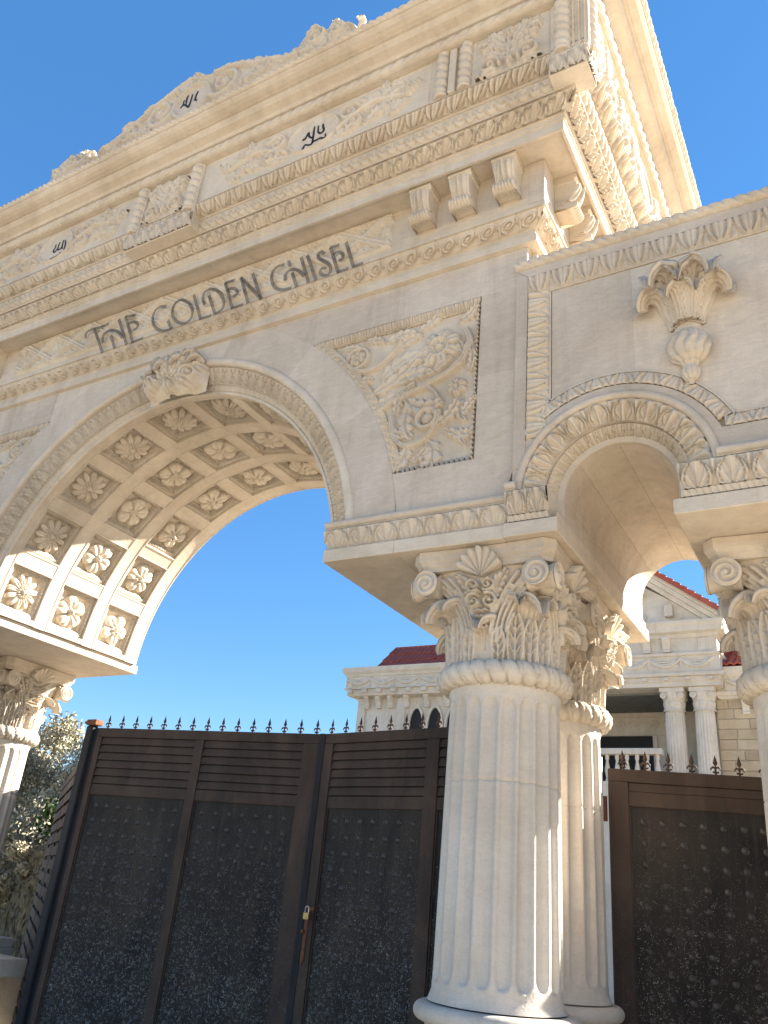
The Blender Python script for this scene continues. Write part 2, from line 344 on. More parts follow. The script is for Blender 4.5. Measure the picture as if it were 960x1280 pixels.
def sweep_arc(mb, prof, xc, zc, t0, t1, n=96, smooth=True):   # prof of (r,y)
    t = np.linspace(t0, t1, n)
    for i in range(len(prof) - 1):
        P = np.array([[(xc + r * cos(a), y, zc + r * sin(a)) for a in t] for r, y in prof[i:i + 2]]); mb.grid(P, smooth=smooth)
    return mb
def run_poly(mb, prof, x0, x1, y0, caps=True):     # straight moulding along x with closed ends; prof [(p,z)] bottom to top, back at p=-0.03
    A = [(x0, y0 - p, z) for p, z in prof]; B = [(x1, y0 - p, z) for p, z in prof]; n = len(prof)
    F = [(i, n + i, n + i + 1, i + 1) for i in range(n - 1)] + [tuple(range(n)), tuple(reversed(range(n, 2 * n)))]
    return mb.add(A + B, F)

# ------------------------------------------------------------------ free relief painter
def chaikin(pts):
    P = np.array(pts, float)
    for _ in range(2):
        Q = 0.75 * P[:-1] + 0.25 * P[1:]; R = 0.25 * P[:-1] + 0.75 * P[1:]; M_ = np.empty((2 * len(Q), 2)); M_[0::2] = Q; M_[1::2] = R; P = np.concatenate([P[:1], M_, P[-1:]])
    return P
class Cv:
    def __init__(s, x0, x1, z0, z1, res):
        s.nx = max(8, int((x1 - x0) / res)); s.nz = max(8, int((z1 - z0) / res)); s.x = np.linspace(x0, x1, s.nx + 1); s.z = np.linspace(z0, z1, s.nz + 1)
        s.X, s.Z = np.meshgrid(s.x, s.z, indexing='ij'); s.H = np.zeros_like(s.X)
    def win(s, x0, x1, z0, z1):
        i0, i1 = np.searchsorted(s.x, [x0, x1]); j0, j1 = np.searchsorted(s.z, [z0, z1]); return slice(max(i0 - 1, 0), i1 + 1), slice(max(j0 - 1, 0), j1 + 1)
    def dist(s, pts, pad):
        P = np.array(pts, float); sl = s.win(P[:, 0].min() - pad, P[:, 0].max() + pad, P[:, 1].min() - pad, P[:, 1].max() + pad)
        X = s.X[sl]; Z = s.Z[sl]
        if X.size == 0: return None
        D = np.full(X.shape, 9.0); T = np.zeros(X.shape); SG = np.zeros(X.shape)
        seg = np.hypot(*(P[1:] - P[:-1]).T); cum = np.concatenate([[0], np.cumsum(seg)]); tot = max(cum[-1], 1e-9)
        for i in range(len(P) - 1):
            d = P[i + 1] - P[i]; L = max(seg[i], 1e-9); u = np.clip(((X - P[i, 0]) * d[0] + (Z - P[i, 1]) * d[1]) / L ** 2, 0, 1)
            ex = X - (P[i, 0] + u * d[0]); ez = Z - (P[i, 1] + u * d[1]); dd = np.hypot(ex, ez); m = dd < D
            D = np.where(m, dd, D); T = np.where(m, (cum[i] + u * L) / tot, T); SG = np.where(m, np.sign(d[0] * ez - d[1] * ex), SG)
        return sl, D, T, SG
    def mx(s, sl, h): s.H[sl] = np.maximum(s.H[sl], h)
    def stroke(s, pts, w0, w1, h, e=0.5):
        if 3 <= len(pts) <= 8: pts = chaikin(pts)
        q = s.dist(pts, max(w0, w1) * 1.1)
        if q is None: return
        sl, D, T, SG = q; W = np.maximum(w0 + (w1 - w0) * T, 1e-4); s.mx(sl, h * np.clip(1 - (D / W) ** 2, 0, 1) ** e)
    def groove(s, pts, w_, dep):
        q = s.dist(pts, w_ * 2.5)
        if q is None: return
        sl, D, T, SG = q; s.H[sl] -= dep * np.exp(-(D / w_) ** 2) * (s.H[sl] > dep * 0.5)
    def dome(s, x, z, r, h, e=0.5):
        sl = s.win(x - r, x + r, z - r, z + r); d = np.hypot(s.X[sl] - x, s.Z[sl] - z) / r; s.mx(sl, h * np.clip(1 - d * d, 0, 1) ** e)
    def ring(s, x, z, r, w_, h):
        sl = s.win(x - r - w_, x + r + w_, z - r - w_, z + r + w_); d = np.abs(np.hypot(s.X[sl] - x, s.Z[sl] - z) - r) / w_; s.mx(sl, h * np.sqrt(np.clip(1 - d * d, 0, 1)))
    def leaf(s, pts, W, h, lobes=5, rib=0.35):
        q = s.dist(pts, W * 1.15)
        if q is None: return
        sl, D, T, SG = q; env = np.clip((T + 0.03) ** 0.55 * (1.001 - T) ** 0.5 * 1.45, 0, 1.1)
        w_ = np.maximum(W * 1.30 * env * (1 - 0.36 * np.abs(np.sin(pi * (lobes * T + 0.15))) ** 2), 1e-4)
        r = D / w_; hh = h * (0.55 + 0.45 * T) * np.clip(1 - r ** 6, 0, 1) ** 0.35
        gr = np.abs(np.sin(pi * (lobes * T - 0.8 * D / W))); hh = hh * (1 - 0.55 * rib * 2 * np.clip(1 - gr * 3.0, 0, 1)) * (1 - 0.55 * np.exp(-(D / (0.09 * W)) ** 2)) * (0.72 + 0.28 * np.clip(r, 0, 1))
        s.mx(sl, hh)
    def curve(s, p0, ang, L, bend, n=12):
        pts = [tuple(p0)]; a = ang
        for i in range(n): a += bend / n; pts.append((pts[-1][0] + L / n * cos(a), pts[-1][1] + L / n * sin(a)))
        return pts
    def spiral(s, x, z, r, a0, turns, sg, w_, h, ball=True):
        n = int(26 * turns); t = np.linspace(0, 1, n); rr = r * (1 - t) ** 0.85 + 0.08 * r; a = a0 + sg * 2 * pi * turns * t
        s.stroke(list(zip(x + rr * np.cos(a), z + rr * np.sin(a))), w_, w_ * 0.55, h)
        if ball: s.dome(x, z, r * 0.26, h * 1.1)
    def rosette(s, x, z, r, n, h):
        sl = s.win(x - r, x + r, z - r, z + r); dx = s.X[sl] - x; dz = s.Z[sl] - z; rr = np.hypot(dx, dz) / r; th = np.arctan2(dz, dx)
        a = np.abs(((th * n / (2 * pi)) % 1) - 0.5) * 2; R = 1 - 0.22 * a ** 2
        hh = h * np.where(rr < R, (0.45 + 0.55 * np.sin(pi * np.clip(rr / R, 0, 1) ** 1.3)) * (1 - 0.6 * a ** 5) * (1 - 0.3 * np.exp(-(a / 0.12) ** 2)), 0)
        hh = np.where(rr < 0.22, h * 1.15 * np.sqrt(np.clip(1 - (rr / 0.24) ** 2, 0, 1)), hh); s.mx(sl, hh)
    def sprig(s, p0, ang, L, W, h, bend, k=3):     # stem with leaves on both sides ending in a leaf
        c = s.curve(p0, ang, L, bend, 14); s.stroke(c, W * 0.20, W * 0.12, h * 0.8)
        for i in range(k):
            j = int(3 + i * 9 / max(k, 1)); b = atan2(c[j + 1][1] - c[j][1], c[j + 1][0] - c[j][0])
            for sg in (1, -1): s.leaf(s.curve(c[j], b + sg * 0.75, L * 0.36, sg * 0.9, 7), W * 0.42, h * (0.75 + 0.25 * random.random()), 3)
        s.leaf(s.curve(c[9], b, L * 0.42, bend * 0.8, 8), W * 0.5, h, 4)
    def mesh(s, mb, mapf, edge=True, rough=0.0):
        H = s.H + (rough * rng.randn(*s.H.shape) if rough else 0)
        mb.grid(mapf(s.X, s.Z, H), smooth=True, flip=True); return mb
def front_map(y): return lambda X, Z, H: np.stack([X, y - H, Z], -1)

def curl_leaf(W, Hh, proj, curl=0.10, lobes=5, thick=0.012, nt=36, ns=34, ribs=5, flare=1.0):
    # leaf in local coords: root at origin, grows +z, tip curls towards -y; returns MB
    t = np.linspace(0, 1, nt); a = np.zeros(nt); y = np.zeros(nt); z = np.zeros(nt)
    ang = np.where(t < 0.60, (t / 0.60) ** 2 * 0.55, 0.55 + ((t - 0.60) / 0.40) ** 1.0 * 2.7); dt = (Hh * 1.32) / nt
    for i in range(1, nt): y[i] = y[i - 1] - sin(ang[i]) * dt * proj; z[i] = z[i - 1] + cos(ang[i]) * dt
    env = (0.55 + 0.45 * flare * np.sin(pi * np.clip(t * 0.9 + 0.05, 0, 1))) * np.clip((1.02 - t) * 4, 0.03, 1) ** 0.6
    wv = W / 2 * env * (1 - 0.24 * np.abs(np.sin(pi * lobes * t)) ** 1.5)
    s_ = np.linspace(-1, 1, ns); P = np.zeros((nt, ns, 3)); Q = np.zeros((nt, ns, 3))
    for i in range(nt):
        nv = np.array([0, -cos(ang[i]), -sin(ang[i])]); 
        for j, q in enumerate(s_):
            off = -0.22 * W * q * q + 0.075 * W * abs(cos(ribs * q * pi / 2 * (1.15 - 0.35 * t[i]) + 2.6 * (t[i] - 0.5) * abs(q))) ** 0.8 + 0.06 * W * math.exp(-(q / 0.10) ** 2) - 0.05 * W
            b = np.array([q * wv[i], y[i], z[i]]) + nv * off; P[i, j] = b; Q[i, j] = b - nv * (thick + 0.02 * W)
    mb = MB(); ring = np.concatenate([P, Q[:, ::-1]], 1); mb.grid(ring, cv=True, smooth=True); mb.add(ring[-1], [tuple(range(2 * ns))]); return mb
def spiral_disc(R, depth, turns=2.2, h=0.012, nr=20, nth=56, sg=1):
    r = np.linspace(0.0, 1, nr); th = np.linspace(0, 2 * pi, nth, endpoint=False); Rr, T = np.meshgrid(r, th, indexing='ij')
    hh = h * (0.5 + 0.5 * np.cos(sg * T + 2 * pi * turns * Rr)) ** 0.6 * (Rr > 0.12) + h * 1.3 * (Rr <= 0.12); hh = np.where(Rr > 0.97, 0.3 * h, hh)
    P = np.stack([R * Rr * np.cos(T), -hh, R * Rr * np.sin(T)], -1); mb = MB(); mb.grid(P, cv=True, smooth=True)
    y = np.linspace(0, depth, 14); rr = R * (1 - 0.22 * np.sin(np.linspace(0, pi, 14)) + 0.02 * np.cos(np.arange(14) * pi)); rr[0] = R; rr[-1] = R
    P2 = np.array([[(a * cos(t), b - 0.003, a * sin(t)) for t in th] for a, b in zip(rr, y)]); mb.grid(P2, cv=True, smooth=True); mb.add(P2[-1], [tuple(reversed(range(nth)))]); return mb
def rosette_mesh(R, n, h, point, layers=1, nr=16, per=10):
    nth = n * per * 1; th = np.linspace(0, 2 * pi, nth, endpoint=False); r = np.linspace(0, 1, nr); P = np.zeros((nr + 1, nth, 3))
    a = np.abs(((th * n / (2 * pi)) % 1) - 0.5) * 2; Rb = 1 - point * a ** 1.6
    a2 = np.abs(((th * n / (2 * pi) + 0.5) % 1) - 0.5) * 2
    for i, q in enumerate(r):
        hh = (0.35 + 0.65 * np.sin(pi * q ** 1.2 * 0.85)) * (1 - 0.75 * a ** 6) * (1 - 0.28 * np.exp(-(a / 0.14) ** 2)) + 0.14 * np.cos(a * pi * 3) * q * (1 - q)
        if layers > 1: hh = np.where(q < 0.58, np.maximum(hh, 1.15 * (0.4 + 0.6 * sin(pi * min(1, q / 0.58) ** 1.2)) * (1 - 0.7 * a2 ** 5)), hh)
        if q < 0.24: hh = np.full(nth, 1.15 * sqrt(max(0, 1 - (q / 0.25) ** 2)) + 0.25) + (0.12 * np.cos(th * 3) if q > 0.08 else 0)
        P[i, :, 0] = R * q * Rb * np.cos(th); P[i, :, 1] = R * q * Rb * np.sin(th); P[i, :, 2] = h * hh
    P[nr, :, 0] = P[nr - 1, :, 0] * 1.0; P[nr, :, 1] = P[nr - 1, :, 1]; P[nr, :, 2] = -0.01
    mb = MB(); mb.grid(P, cv=True, smooth=True); return mb

# ================================================================== GROUND
g = MB(); n = 60
gx = np.concatenate([np.linspace(-900, -40, 12), np.linspace(-36, 30, 60), np.linspace(40, 900, 12)]); gy = np.concatenate([np.linspace(-900, -20, 10), np.linspace(-16, 40, 50), np.linspace(50, 900, 10)])
GX, GY = np.meshgrid(gx, gy, indexing='ij'); g.grid(np.stack([GX, GY, -E + 0.02 * np.sin(GX * 1.3) * np.cos(GY * 0.9)], -1))
put('ground', g, M['ground'], kind='structure')

# ================================================================== MAIN ARCH
XC, ZC, RI = -4.95, 1.957, 1.93; XM = -4.94
YS, YF = 4.12, 4.0                      # spandrel plane, frieze plane
BX0, BX1, BY0, BY1 = -8.444, -1.436, 4.0, 6.4
arch = thing('monumental_arch', (XM, 5.2, -E), 'wide carved limestone gateway arch with coffered vault, lettered frieze and crest', 'gateway arch')
def arcp(xc, zc, r, a0, a1, n): return [(xc + r * cos(radians(a)), zc + r * sin(radians(a))) for a in np.linspace(a0, a1, n)]
mb = MB(); poly = [(-8.32, 2.06), (XC - 2.03, 2.06)] + arcp(XC, ZC, 2.03, 177, 3, 60) + [(XC + 2.03, 2.06), (-1.556, 2.06), (-1.556, 4.26), (-8.32, 4.26)]
mb.prism(poly, 4.20, 6.2); put('arch_body', mb, M['stone'], arch)

# voussoirs of the smooth ring
def clip_top(pts, zt): return [(x, min(z, zt)) for x, z in pts]
ja = [2.8, 29.6, 51.2, 74, 106, 128.8, 150.4, 177.2]
for a, b in zip(ja[:-1], ja[1:]):
    ga = 0.10
    outer = []
    for t in np.linspace(a + ga, b - ga, 22):
        r = 2.488
        if ZC + r * sin(radians(t)) > 4.236: r = (4.236 - ZC) / sin(radians(t))
        outer.append((XC + r * cos(radians(t)), ZC + r * sin(radians(t))))
    inner = arcp(XC, ZC, 2.17, b - ga, a + ga, 20); mb = MB()
    P = outer + inner            # order is clockwise-safe for prism (x,z)
    mb.prism(P[::-1], YS + random.uniform(-0.001, 0.001), 4.205, 0.0015); put('voussoir', mb, M['slab'], arch)
# facing slabs round the spandrel panels, right and mirrored left
def arcR(z): return XC + sqrt(2.492 ** 2 - (z - ZC) ** 2)
a_of = lambda z: math.degrees(math.asin((z - ZC) / 2.492))
def mir(poly, c=XC): return [(2 * c - x, z) for x, z in poly][::-1]
zt = 4.237
pieces = []
A0 = 90 - math.degrees(math.asin(((-3.379) - XC) / 2.492)); A1 = a_of(zt)
pieces.append(arcp(XC, ZC, 2.492, A0, A1, 14) + [(-3.379, zt)])
pieces.append([(-3.375, 3.908), (-2.621, 3.908), (-2.621, zt), (-3.375, zt)])
pieces.append([(-2.617, 3.908), (-1.941, 3.908), (-1.60, 3.908), (-1.60, zt), (-2.617, zt)])
pieces.append([(-1.936, 3.207), (-1.60, 3.207), (-1.60, 3.905), (-1.936, 3.905)])
pieces.append([(-1.936, 2.581), (-1.64, 2.285), (-1.60, 2.285), (-1.60, 3.203), (-1.936, 3.203)])
arcpts = arcp(XC, ZC, 2.492, a_of(2.26), a_of(2.578), 6)
pieces.append([(arcpts[0][0], 2.26), (-1.66, 2.26), (-1.64, 2.281), (-1.939, 2.578)] + arcpts[::-1])
for i, pc in enumerate(pieces):
    for k in (0, 1):
        q = pc if k == 0 else mir(pc)
        # make counter-clockwise seen from the front
        ar = sum(q[j][0] * q[(j + 1) % len(q)][1] - q[(j + 1) % len(q)][0] * q[j][1] for j in range(len(q)))
        if ar < 0: q = q[::-1]
        mb = MB(); mb.prism(q, YS + (0.0 if i % 2 else 0.0012), 4.205, 0.0016); put('facing_slab', mb, M['slab'], arch)
def mortar(par, p, q, y, wd=0.0034):
    p, q = np.array(p), np.array(q); d = (q - p) / np.linalg.norm(q - p); n_ = np.array([-d[1], d[0]]) * wd; mb = MB(); P = [tuple(p - n_), tuple(q - n_), tuple(q + n_), tuple(p + n_)]
    ar = sum(P[j][0] * P[(j + 1) % 4][1] - P[(j + 1) % 4][0] * P[j][1] for j in range(4)); mb.prism(P if ar > 0 else P[::-1], y, y + 0.02); put('mortar_joint', mb, M['mortar'], par)
for t in ja[1:-1]:
    ro = min(2.488, (4.236 - ZC) / sin(radians(t))); mortar(arch, (XC + 2.172 * cos(radians(t)), ZC + 2.172 * sin(radians(t))), (XC + ro * cos(radians(t)), ZC + ro * sin(radians(t))), YS + 0.0008)
for pq in (((-3.377, 3.90), (-3.377, zt)), ((-2.619, 3.908), (-2.619, zt)), ((-1.936, 3.205), (-1.60, 3.205)), ((-1.936, 3.9065), (-1.60, 3.9065)), ((-1.938, 2.580), (-1.642, 2.283))):
    for k in (0, 1): mortar(arch, *[(x, z) if k == 0 else (2 * XC - x, z) for x, z in pq], YS + 0.0026)
mb = MB(); sweep_arc(mb, [(2.4855, YS + 0.003), (2.4945, YS + 0.003)], XC, ZC, radians(3), radians(66), 60, False); sweep_arc(mb, [(2.4855, YS + 0.003), (2.4945, YS + 0.003)], XC, ZC, radians(114), radians(177), 60, False); put('mortar_joint', mb, M['mortar'], arch)
# carved spandrel panels
def spandrel(cv):
    c = cv; h = 0.056
    c.rosette(-2.25, 3.56, 0.165, 7, h); c.ring(-2.25, 3.56, 0.075, 0.012, h * 1.1)
    c.rosette(-2.95, 3.66, 0.075, 6, h * 0.9); c.ring(-2.95, 3.66, 0.09, 0.016, h * 0.8)
    c.rosette(-2.10, 3.19, 0.075, 6, h * 0.9)
    c.dome(-2.31, 2.98, 0.05, h * 0.9); c.ring(-2.31, 2.98, 0.075, 0.022, h)
    S = lambda pts, w0, w1, hh=h: (c.stroke(pts, w0 * 0.8, w1 * 0.8, hh), c.groove(chaikin(pts), 0.006, 0.018))
    S([(-3.25, 3.80), (-3.10, 3.72), (-3.03, 3.60), (-2.92, 3.52), (-2.78, 3.52), (-2.66, 3.60), (-2.58, 3.70)], 0.022, 0.03)
    S([(-2.03, 3.52), (-2.06, 3.40), (-2.20, 3.30), (-2.40, 3.24), (-2.58, 3.20), (-2.72, 3.13)], 0.035, 0.02)
    S([(-2.05, 3.66), (-2.0, 3.52), (-2.08, 3.38)], 0.03, 0.03)
    S([(-2.60, 3.05), (-2.57, 2.88), (-2.47, 2.78), (-2.33, 2.80), (-2.24, 2.90), (-2.22, 3.02)], 0.028, 0.022)
    S([(-2.40, 3.28), (-2.28, 3.22), (-2.22, 3.10), (-2.26, 3.02)], 0.02, 0.02)
    for p, a, L, b, W in [((-2.72, 3.42), 0.9, 0.34, -0.9, 0.07), ((-2.80, 3.30), 0.2, 0.42, 0.6, 0.06), ((-2.78, 3.20), 0.0, 0.36, 0.5, 0.05), ((-2.62, 3.50), 0.6, 0.30, -1.2, 0.06), ((-3.0, 3.52), -0.9, 0.22, 0.9, 0.04), ((-2.62, 3.62), 1.2, 0.24, -1.4, 0.05),
                          ((-2.44, 3.16), -2.3, 0.32, 1.4, 0.065), ((-2.50, 3.20), -1.2, 0.34, 1.6, 0.07), ((-2.46, 2.80), -1.3, 0.26, -2.0, 0.07), ((-2.30, 2.80), -0.6, 0.30, -2.2, 0.075), ((-2.24, 2.92), 0.3, 0.22, 0.8, 0.05), ((-2.06, 3.10), -1.9, 0.20, 0.9, 0.04),
                          ((-2.02, 3.30), 1.0, 0.18, 0.8, 0.04), ((-2.45, 3.78), 0.0, 0.22, 0.9, 0.04), ((-2.10, 3.76), 0.2, 0.16, 0.8, 0.045), ((-2.55, 3.42), -0.4, 0.22, 0.9, 0.05), ((-2.9, 3.80), 0.2, 0.18, -0.9, 0.035), ((-2.36, 3.36), 0.1, 0.22, 0.6, 0.035), ((-2.60, 3.34), 0.5, 0.30, -0.8, 0.06), ((-2.56, 3.08), 1.9, 0.18, -1.2, 0.045), ((-2.62, 3.00), -1.3, 0.20, 1.2, 0.04), ((-2.14, 2.86), -0.9, 0.20, 1.2, 0.05), ((-2.05, 2.95), 1.2, 0.16, -0.8, 0.04), ((-2.02, 2.72), 1.9, 0.2, 1.0, 0.04), ((-2.42, 2.66), 0.2, 0.16, 0.8, 0.035), ((-3.12, 3.80), 0.0, 0.2, -0.5, 0.035), ((-2.70, 3.74), 0.5, 0.24, -0.9, 0.05), ((-2.05, 3.40), 1.6, 0.2, 0.6, 0.035)]:
        c.leaf(c.curve(p, a, L * 1.05, b, 10), W * 1.05, h * random.uniform(0.75, 1.15), 4, 0.4)
for k in (0, 1):
    random.seed(3)
    cv = Cv(-3.40, -1.93, 2.57, 3.92, 0.0065); spandrel(cv); rr = np.hypot(cv.X - XC, cv.Z - ZC)
    cv.H += 0.0008 * np.sin(cv.X * 300 + 9 * np.sin(cv.Z * 60)) * np.sin(cv.Z * 280)     # tooled ground
    mb = MB(); f = front_map(4.163)
    xl = XC + np.sqrt(np.clip(2.486 ** 2 - (cv.z - ZC) ** 2, 0, 9)); XX = xl[None, :] + (cv.x[-1] - xl)[None, :] * np.linspace(0, 1, cv.nx + 1)[:, None]
    ii = np.clip(np.round((XX - cv.x[0]) / (cv.x[1] - cv.x[0])).astype(int), 0, cv.nx); HH = cv.H[ii, np.arange(cv.nz + 1)[None, :]]; ZZ = np.broadcast_to(cv.z[None, :], XX.shape)
    mb.grid(f(XX if k == 0 else 2 * XC - XX, ZZ, HH), smooth=True)
    put('spandrel_carving', mb, M['carved'], arch)
    # little leaf border
    mb = MB(); s_ = 1 if k == 0 else -1; mx_ = (lambda x: x) if k == 0 else (lambda x: 2 * XC - x)
    def wrap(pos, k=k):
        if k == 0: return pos
        def g_(S_, V):
            P, Nn = pos(S_, V); P = P.copy(); Nn = Nn.copy(); P[..., 0] = 2 * XC - P[..., 0]; Nn[..., 0] *= -1; return P, Nn
        return g_
    band(mb, wrap(run_front(YS + 0.006, -3.36, -1.945, 0, 3.904, -0.03, 3.835, False)), 19, 20, 12, f_egg, 0.030)
    band(mb, wrap(run_front(YS + 0.006, -2.53, -1.945, -0.03, 2.612, 0.0, 2.582, False)), 16, 10, 6, f_tooth, 0.022)
    def vpos(S_, V): z = 2.585 + (3.90 - 2.585) * S_; x = -1.940 - 0.032 * V; return np.stack([x, YS + 0.006 + 0.03 * V, z], -1), np.stack([0 * x - 0.7, 0 * x - 0.7, 0 * x], -1)
    band(mb, wrap(vpos), 34, 10, 6, f_tooth, 0.020)
    band(mb, wrap(run_arc(XC, ZC, radians(50.6), radians(14.7), 2.56, 4.155, 2.493, YS + 0.006)), 24, 16, 10, f_egg, 0.026)
    put('panel_border', mb, M['carved'], arch)

# archivolt
mb = MB(); band(mb, run_arc(XC, ZC, radians(177.2), radians(2.8), 2.105, 4.150, 1.985, 4.225), 60, 20, 14, f_acan, 0.034); put('archivolt_leaf_band', mb, M['carved'], arch)
mb = MB(); band(mb, run_arc(XC, ZC, radians(177.2), radians(2.8), 1.975, 4.232, 1.925, 4.270), 92, 8, 7, f_egg, 0.016); put('archivolt_egg_band', mb, M['carved'], arch)
mb = MB(); roll = [(2.172, 4.13)] + [(2.140 + 0.036 * cos(a), 4.122 - 0.030 * sin(a)) for a in np.linspace(0, pi, 9)] + [(2.104, 4.155)]
sweep_arc(mb, roll, XC, ZC, radians(2.8), radians(177.2), 110); sweep_arc(mb, [(1.985, 4.226), (1.985, 4.215), (1.974, 4.215), (1.974, 4.232)], XC, ZC, radians(2.8), radians(177.2), 110, False)
sweep_arc(mb, [(1.926, 4.268), (1.926, 4.255), (1.905, 4.255), (1.902, 4.275), (1.93, 4.30)], XC, ZC, radians(2.8), radians(177.2), 110, False); put('archivolt_roll', mb, M['stone'], arch)
# vault ribs
th0, th1 = radians(2.9), radians(177.1)
for (ya, yb) in ((4.262, 4.38), (4.82, 4.98), (5.42, 5.58), (6.02, 6.2)):
    mb = MB(); e = 0.014
    prof = [(2.04, ya), (1.932, ya), (1.928, ya + 0.004), (1.928, ya + 0.014), (1.934, ya + 0.018), (1.934, yb - 0.018), (1.928, yb - 0.014), (1.928, yb - 0.004), (1.932, yb), (2.04, yb)]
    sweep_arc(mb, prof, XC, ZC, th0, th1, 110, False); put('vault_rib', mb, M['stone'], arch)
def local_cyl(mb_pts): return mb_pts
hw = radians(17.55 * 0.5) ; ow = 0.22
mb = MB(); e = 0.014; wr = 0.0745       # one long rib in a frame whose x is the tangent, z points outward from the axis, y along the vault
pr = [(-wr, 0.10), (-wr, 0.001), (-wr + 0.004, -0.003), (-wr + 0.014, -0.0028), (-wr + 0.018, 0.0035), (0, 0.0045), (wr - 0.018, 0.0035), (wr - 0.014, -0.0028), (wr - 0.004, -0.003), (wr, 0.001), (wr, 0.10)]
for (ya, yb) in ((4.379, 4.821), (4.979, 5.421), (5.579, 6.021)):
    P = np.array([[(x, y - 5.2, z) for x, z in pr] for y in (ya, yb)]); mb.grid(P, smooth=False)
rib_me = mb.mesh('long_rib')
def cylrot(a): return (0, pi / 2 - radians(a), 0)
def cylpos(a, r, y): return (XC + r * cos(radians(a)), y, ZC + r * sin(radians(a)))
rib_me.materials.append(M['stone'])
for k in range(1, 10):
    a = 90 + (k - 5) * 17.55
    inst('vault_rib', rib_me, None, arch, cylpos(a, RI, 5.2), cylrot(a))
for (a0_, a1_) in ((3.05, 4.52), (175.48, 176.95)):
    for (ya, yb) in ((4.379, 4.821), (4.979, 5.421), (5.579, 6.021)):
        q = arcp(XC, ZC, 1.931, a1_, a0_, 3) + arcp(XC, ZC, 2.03, a0_, a1_, 3); mb = MB(); mb.prism(q, ya, yb); put('vault_rib', mb, M['stone'], arch)
# coffers
def coffer_mesh():
    mb = MB(); w_ = 0.224; st = 0.060
    def ringp(a, z): return [(-a, -a, z), (a, -a, z), (a, a, z), (-a, a, z)]
    prof = [(w_, 0.000), (w_, 0.022), (w_ - 0.008, 0.024), (w_ - st * 0.9, 0.058), (w_ - st, 0.060), (w_ - st, 0.082)]
    for (a, z), (b, z2) in zip(prof[:-1], prof[1:]): mb.add(ringp(a, z) + ringp(b, z2), [(i, (i + 1) % 4, 4 + (i + 1) % 4, 4 + i) for i in range(4)])
    mb.add(ringp(w_ - st, 0.082), [(0, 1, 2, 3)])
    for q in range(4):
        c_, s_ = [(1, 0), (0, 1), (-1, 0), (0, -1)][q]
        def pos(S_, V, c_=c_, s_=s_):
            r = w_ - 0.008 - (st * 0.9 - 0.008) * V; t = (-w_ + 0.01 + 0.02 * V) + (2 * w_ - 0.02 - 0.04 * V) * S_; z = 0.024 + 0.034 * V
            P = np.stack([r * c_ - t * s_, r * s_ + t * c_, z], -1); Nn = np.stack([-c_ * 0.7 + 0 * t, -s_ * 0.7 + 0 * t, -0.7 + 0 * t], -1); return P, Nn
        band(mb, pos, 11, 10, 7, f_egg, 0.022, 0)
    me = mb.mesh('coffer'); me.materials.append(M['carved']); return me
cof = coffer_mesh()
def flipz(mb):
    for v in mb.v: v[:, 2] *= -1
    return mb
ros = []
for (n_, pt, ly, R_) in ((11, 0.36, 2, 0.172), (5, 0.20, 1, 0.168), (5, 0.26, 2, 0.166)):
    me = flipz(rosette_mesh(R_, n_, 0.070, pt, ly, 18, 14 if n_ < 8 else 8)).mesh('rosette'); me.materials.append(M['carved']); ros.append(me)
for k in range(10):
    a = 90 + (k - 4.5) * 17.55
    for j, y in enumerate((4.6, 5.2, 5.8)):
        co = inst('coffer', cof, None, arch, cylpos(a, RI, y), cylrot(a))
        link('rosette', ros[j], None, co, (0, 0, 0.080), (0, 0, random.uniform(0, 6.28)))
# keystone
mb = MB(); cv = Cv(-0.40, 0.42, -0.26, 0.28, 0.010); random.seed(5)
for p, a, L, b, W in [((0.0, -0.05), 1.57, 0.32, 0.3, 0.10), ((-0.05, -0.1), 2.4, 0.36, -1.1, 0.08), ((0.05, -0.1), 0.8, 0.36, 1.1, 0.08), ((-0.1, -0.12), 3.0, 0.30, 1.2, 0.07), ((0.1, -0.12), 0.1, 0.32, -1.2, 0.07), ((0, -0.12), -1.57, 0.16, 0.5, 0.08), ((-0.16, 0.05), 2.0, 0.2, 1.2, 0.06), ((0.18, 0.06), 1.1, 0.22, -1.3, 0.06), ((-0.22, -0.02), 3.4, 0.2, -1, 0.06), ((0.26, 0.0), -0.3, 0.18, 1, 0.06)]: cv.leaf(cv.curve(p, a, L, b, 10), W, 0.10, 4, 0.5)
cv.spiral(-0.27, -0.12, 0.085, 0, 1.6, 1, 0.022, 0.09); cv.spiral(0.30, -0.10, 0.085, 3.1, 1.6, -1, 0.022, 0.09)
body = 0.14 * np.clip(1 - (cv.X / 0.42) ** 4 - ((cv.Z - 0.0) / 0.27) ** 4, 0, 1) ** 0.6; cv.H = cv.H * (body > 0.02) * np.clip(body * 14, 0, 1) + body
cv.mesh(mb, lambda X, Z, H: np.stack([-4.85 + X * 0.80, 4.16 - H * 0.95, 3.975 + Z * 0.78], -1)); kst = put('keystone', mb, M['carved'], arch)
for dx, dz, wd, ht, ry, pj in ((-0.30, -0.16, 0.20, 0.22, -0.25, 1.3), (-0.12, -0.14, 0.22, 0.28, -0.1, 1.5), (0.08, -0.12, 0.22, 0.28, 0.1, 1.5), (0.28, -0.10, 0.20, 0.24, 0.3, 1.3), (-0.2, 0.02, 0.2, 0.2, -0.4, 1.4), (0.18, 0.04, 0.2, 0.2, 0.4, 1.4), (0.0, 0.06, 0.2, 0.17, 0.0, 1.5)):
    me = curl_leaf(wd * 0.78, ht * 0.78, pj * 0.75).mesh('leaf'); inst('leaf', me, M['carved'], kst, (-4.85 + dx * 0.78, 4.09, 3.975 + dz * 0.78), (0.15, ry, 0))

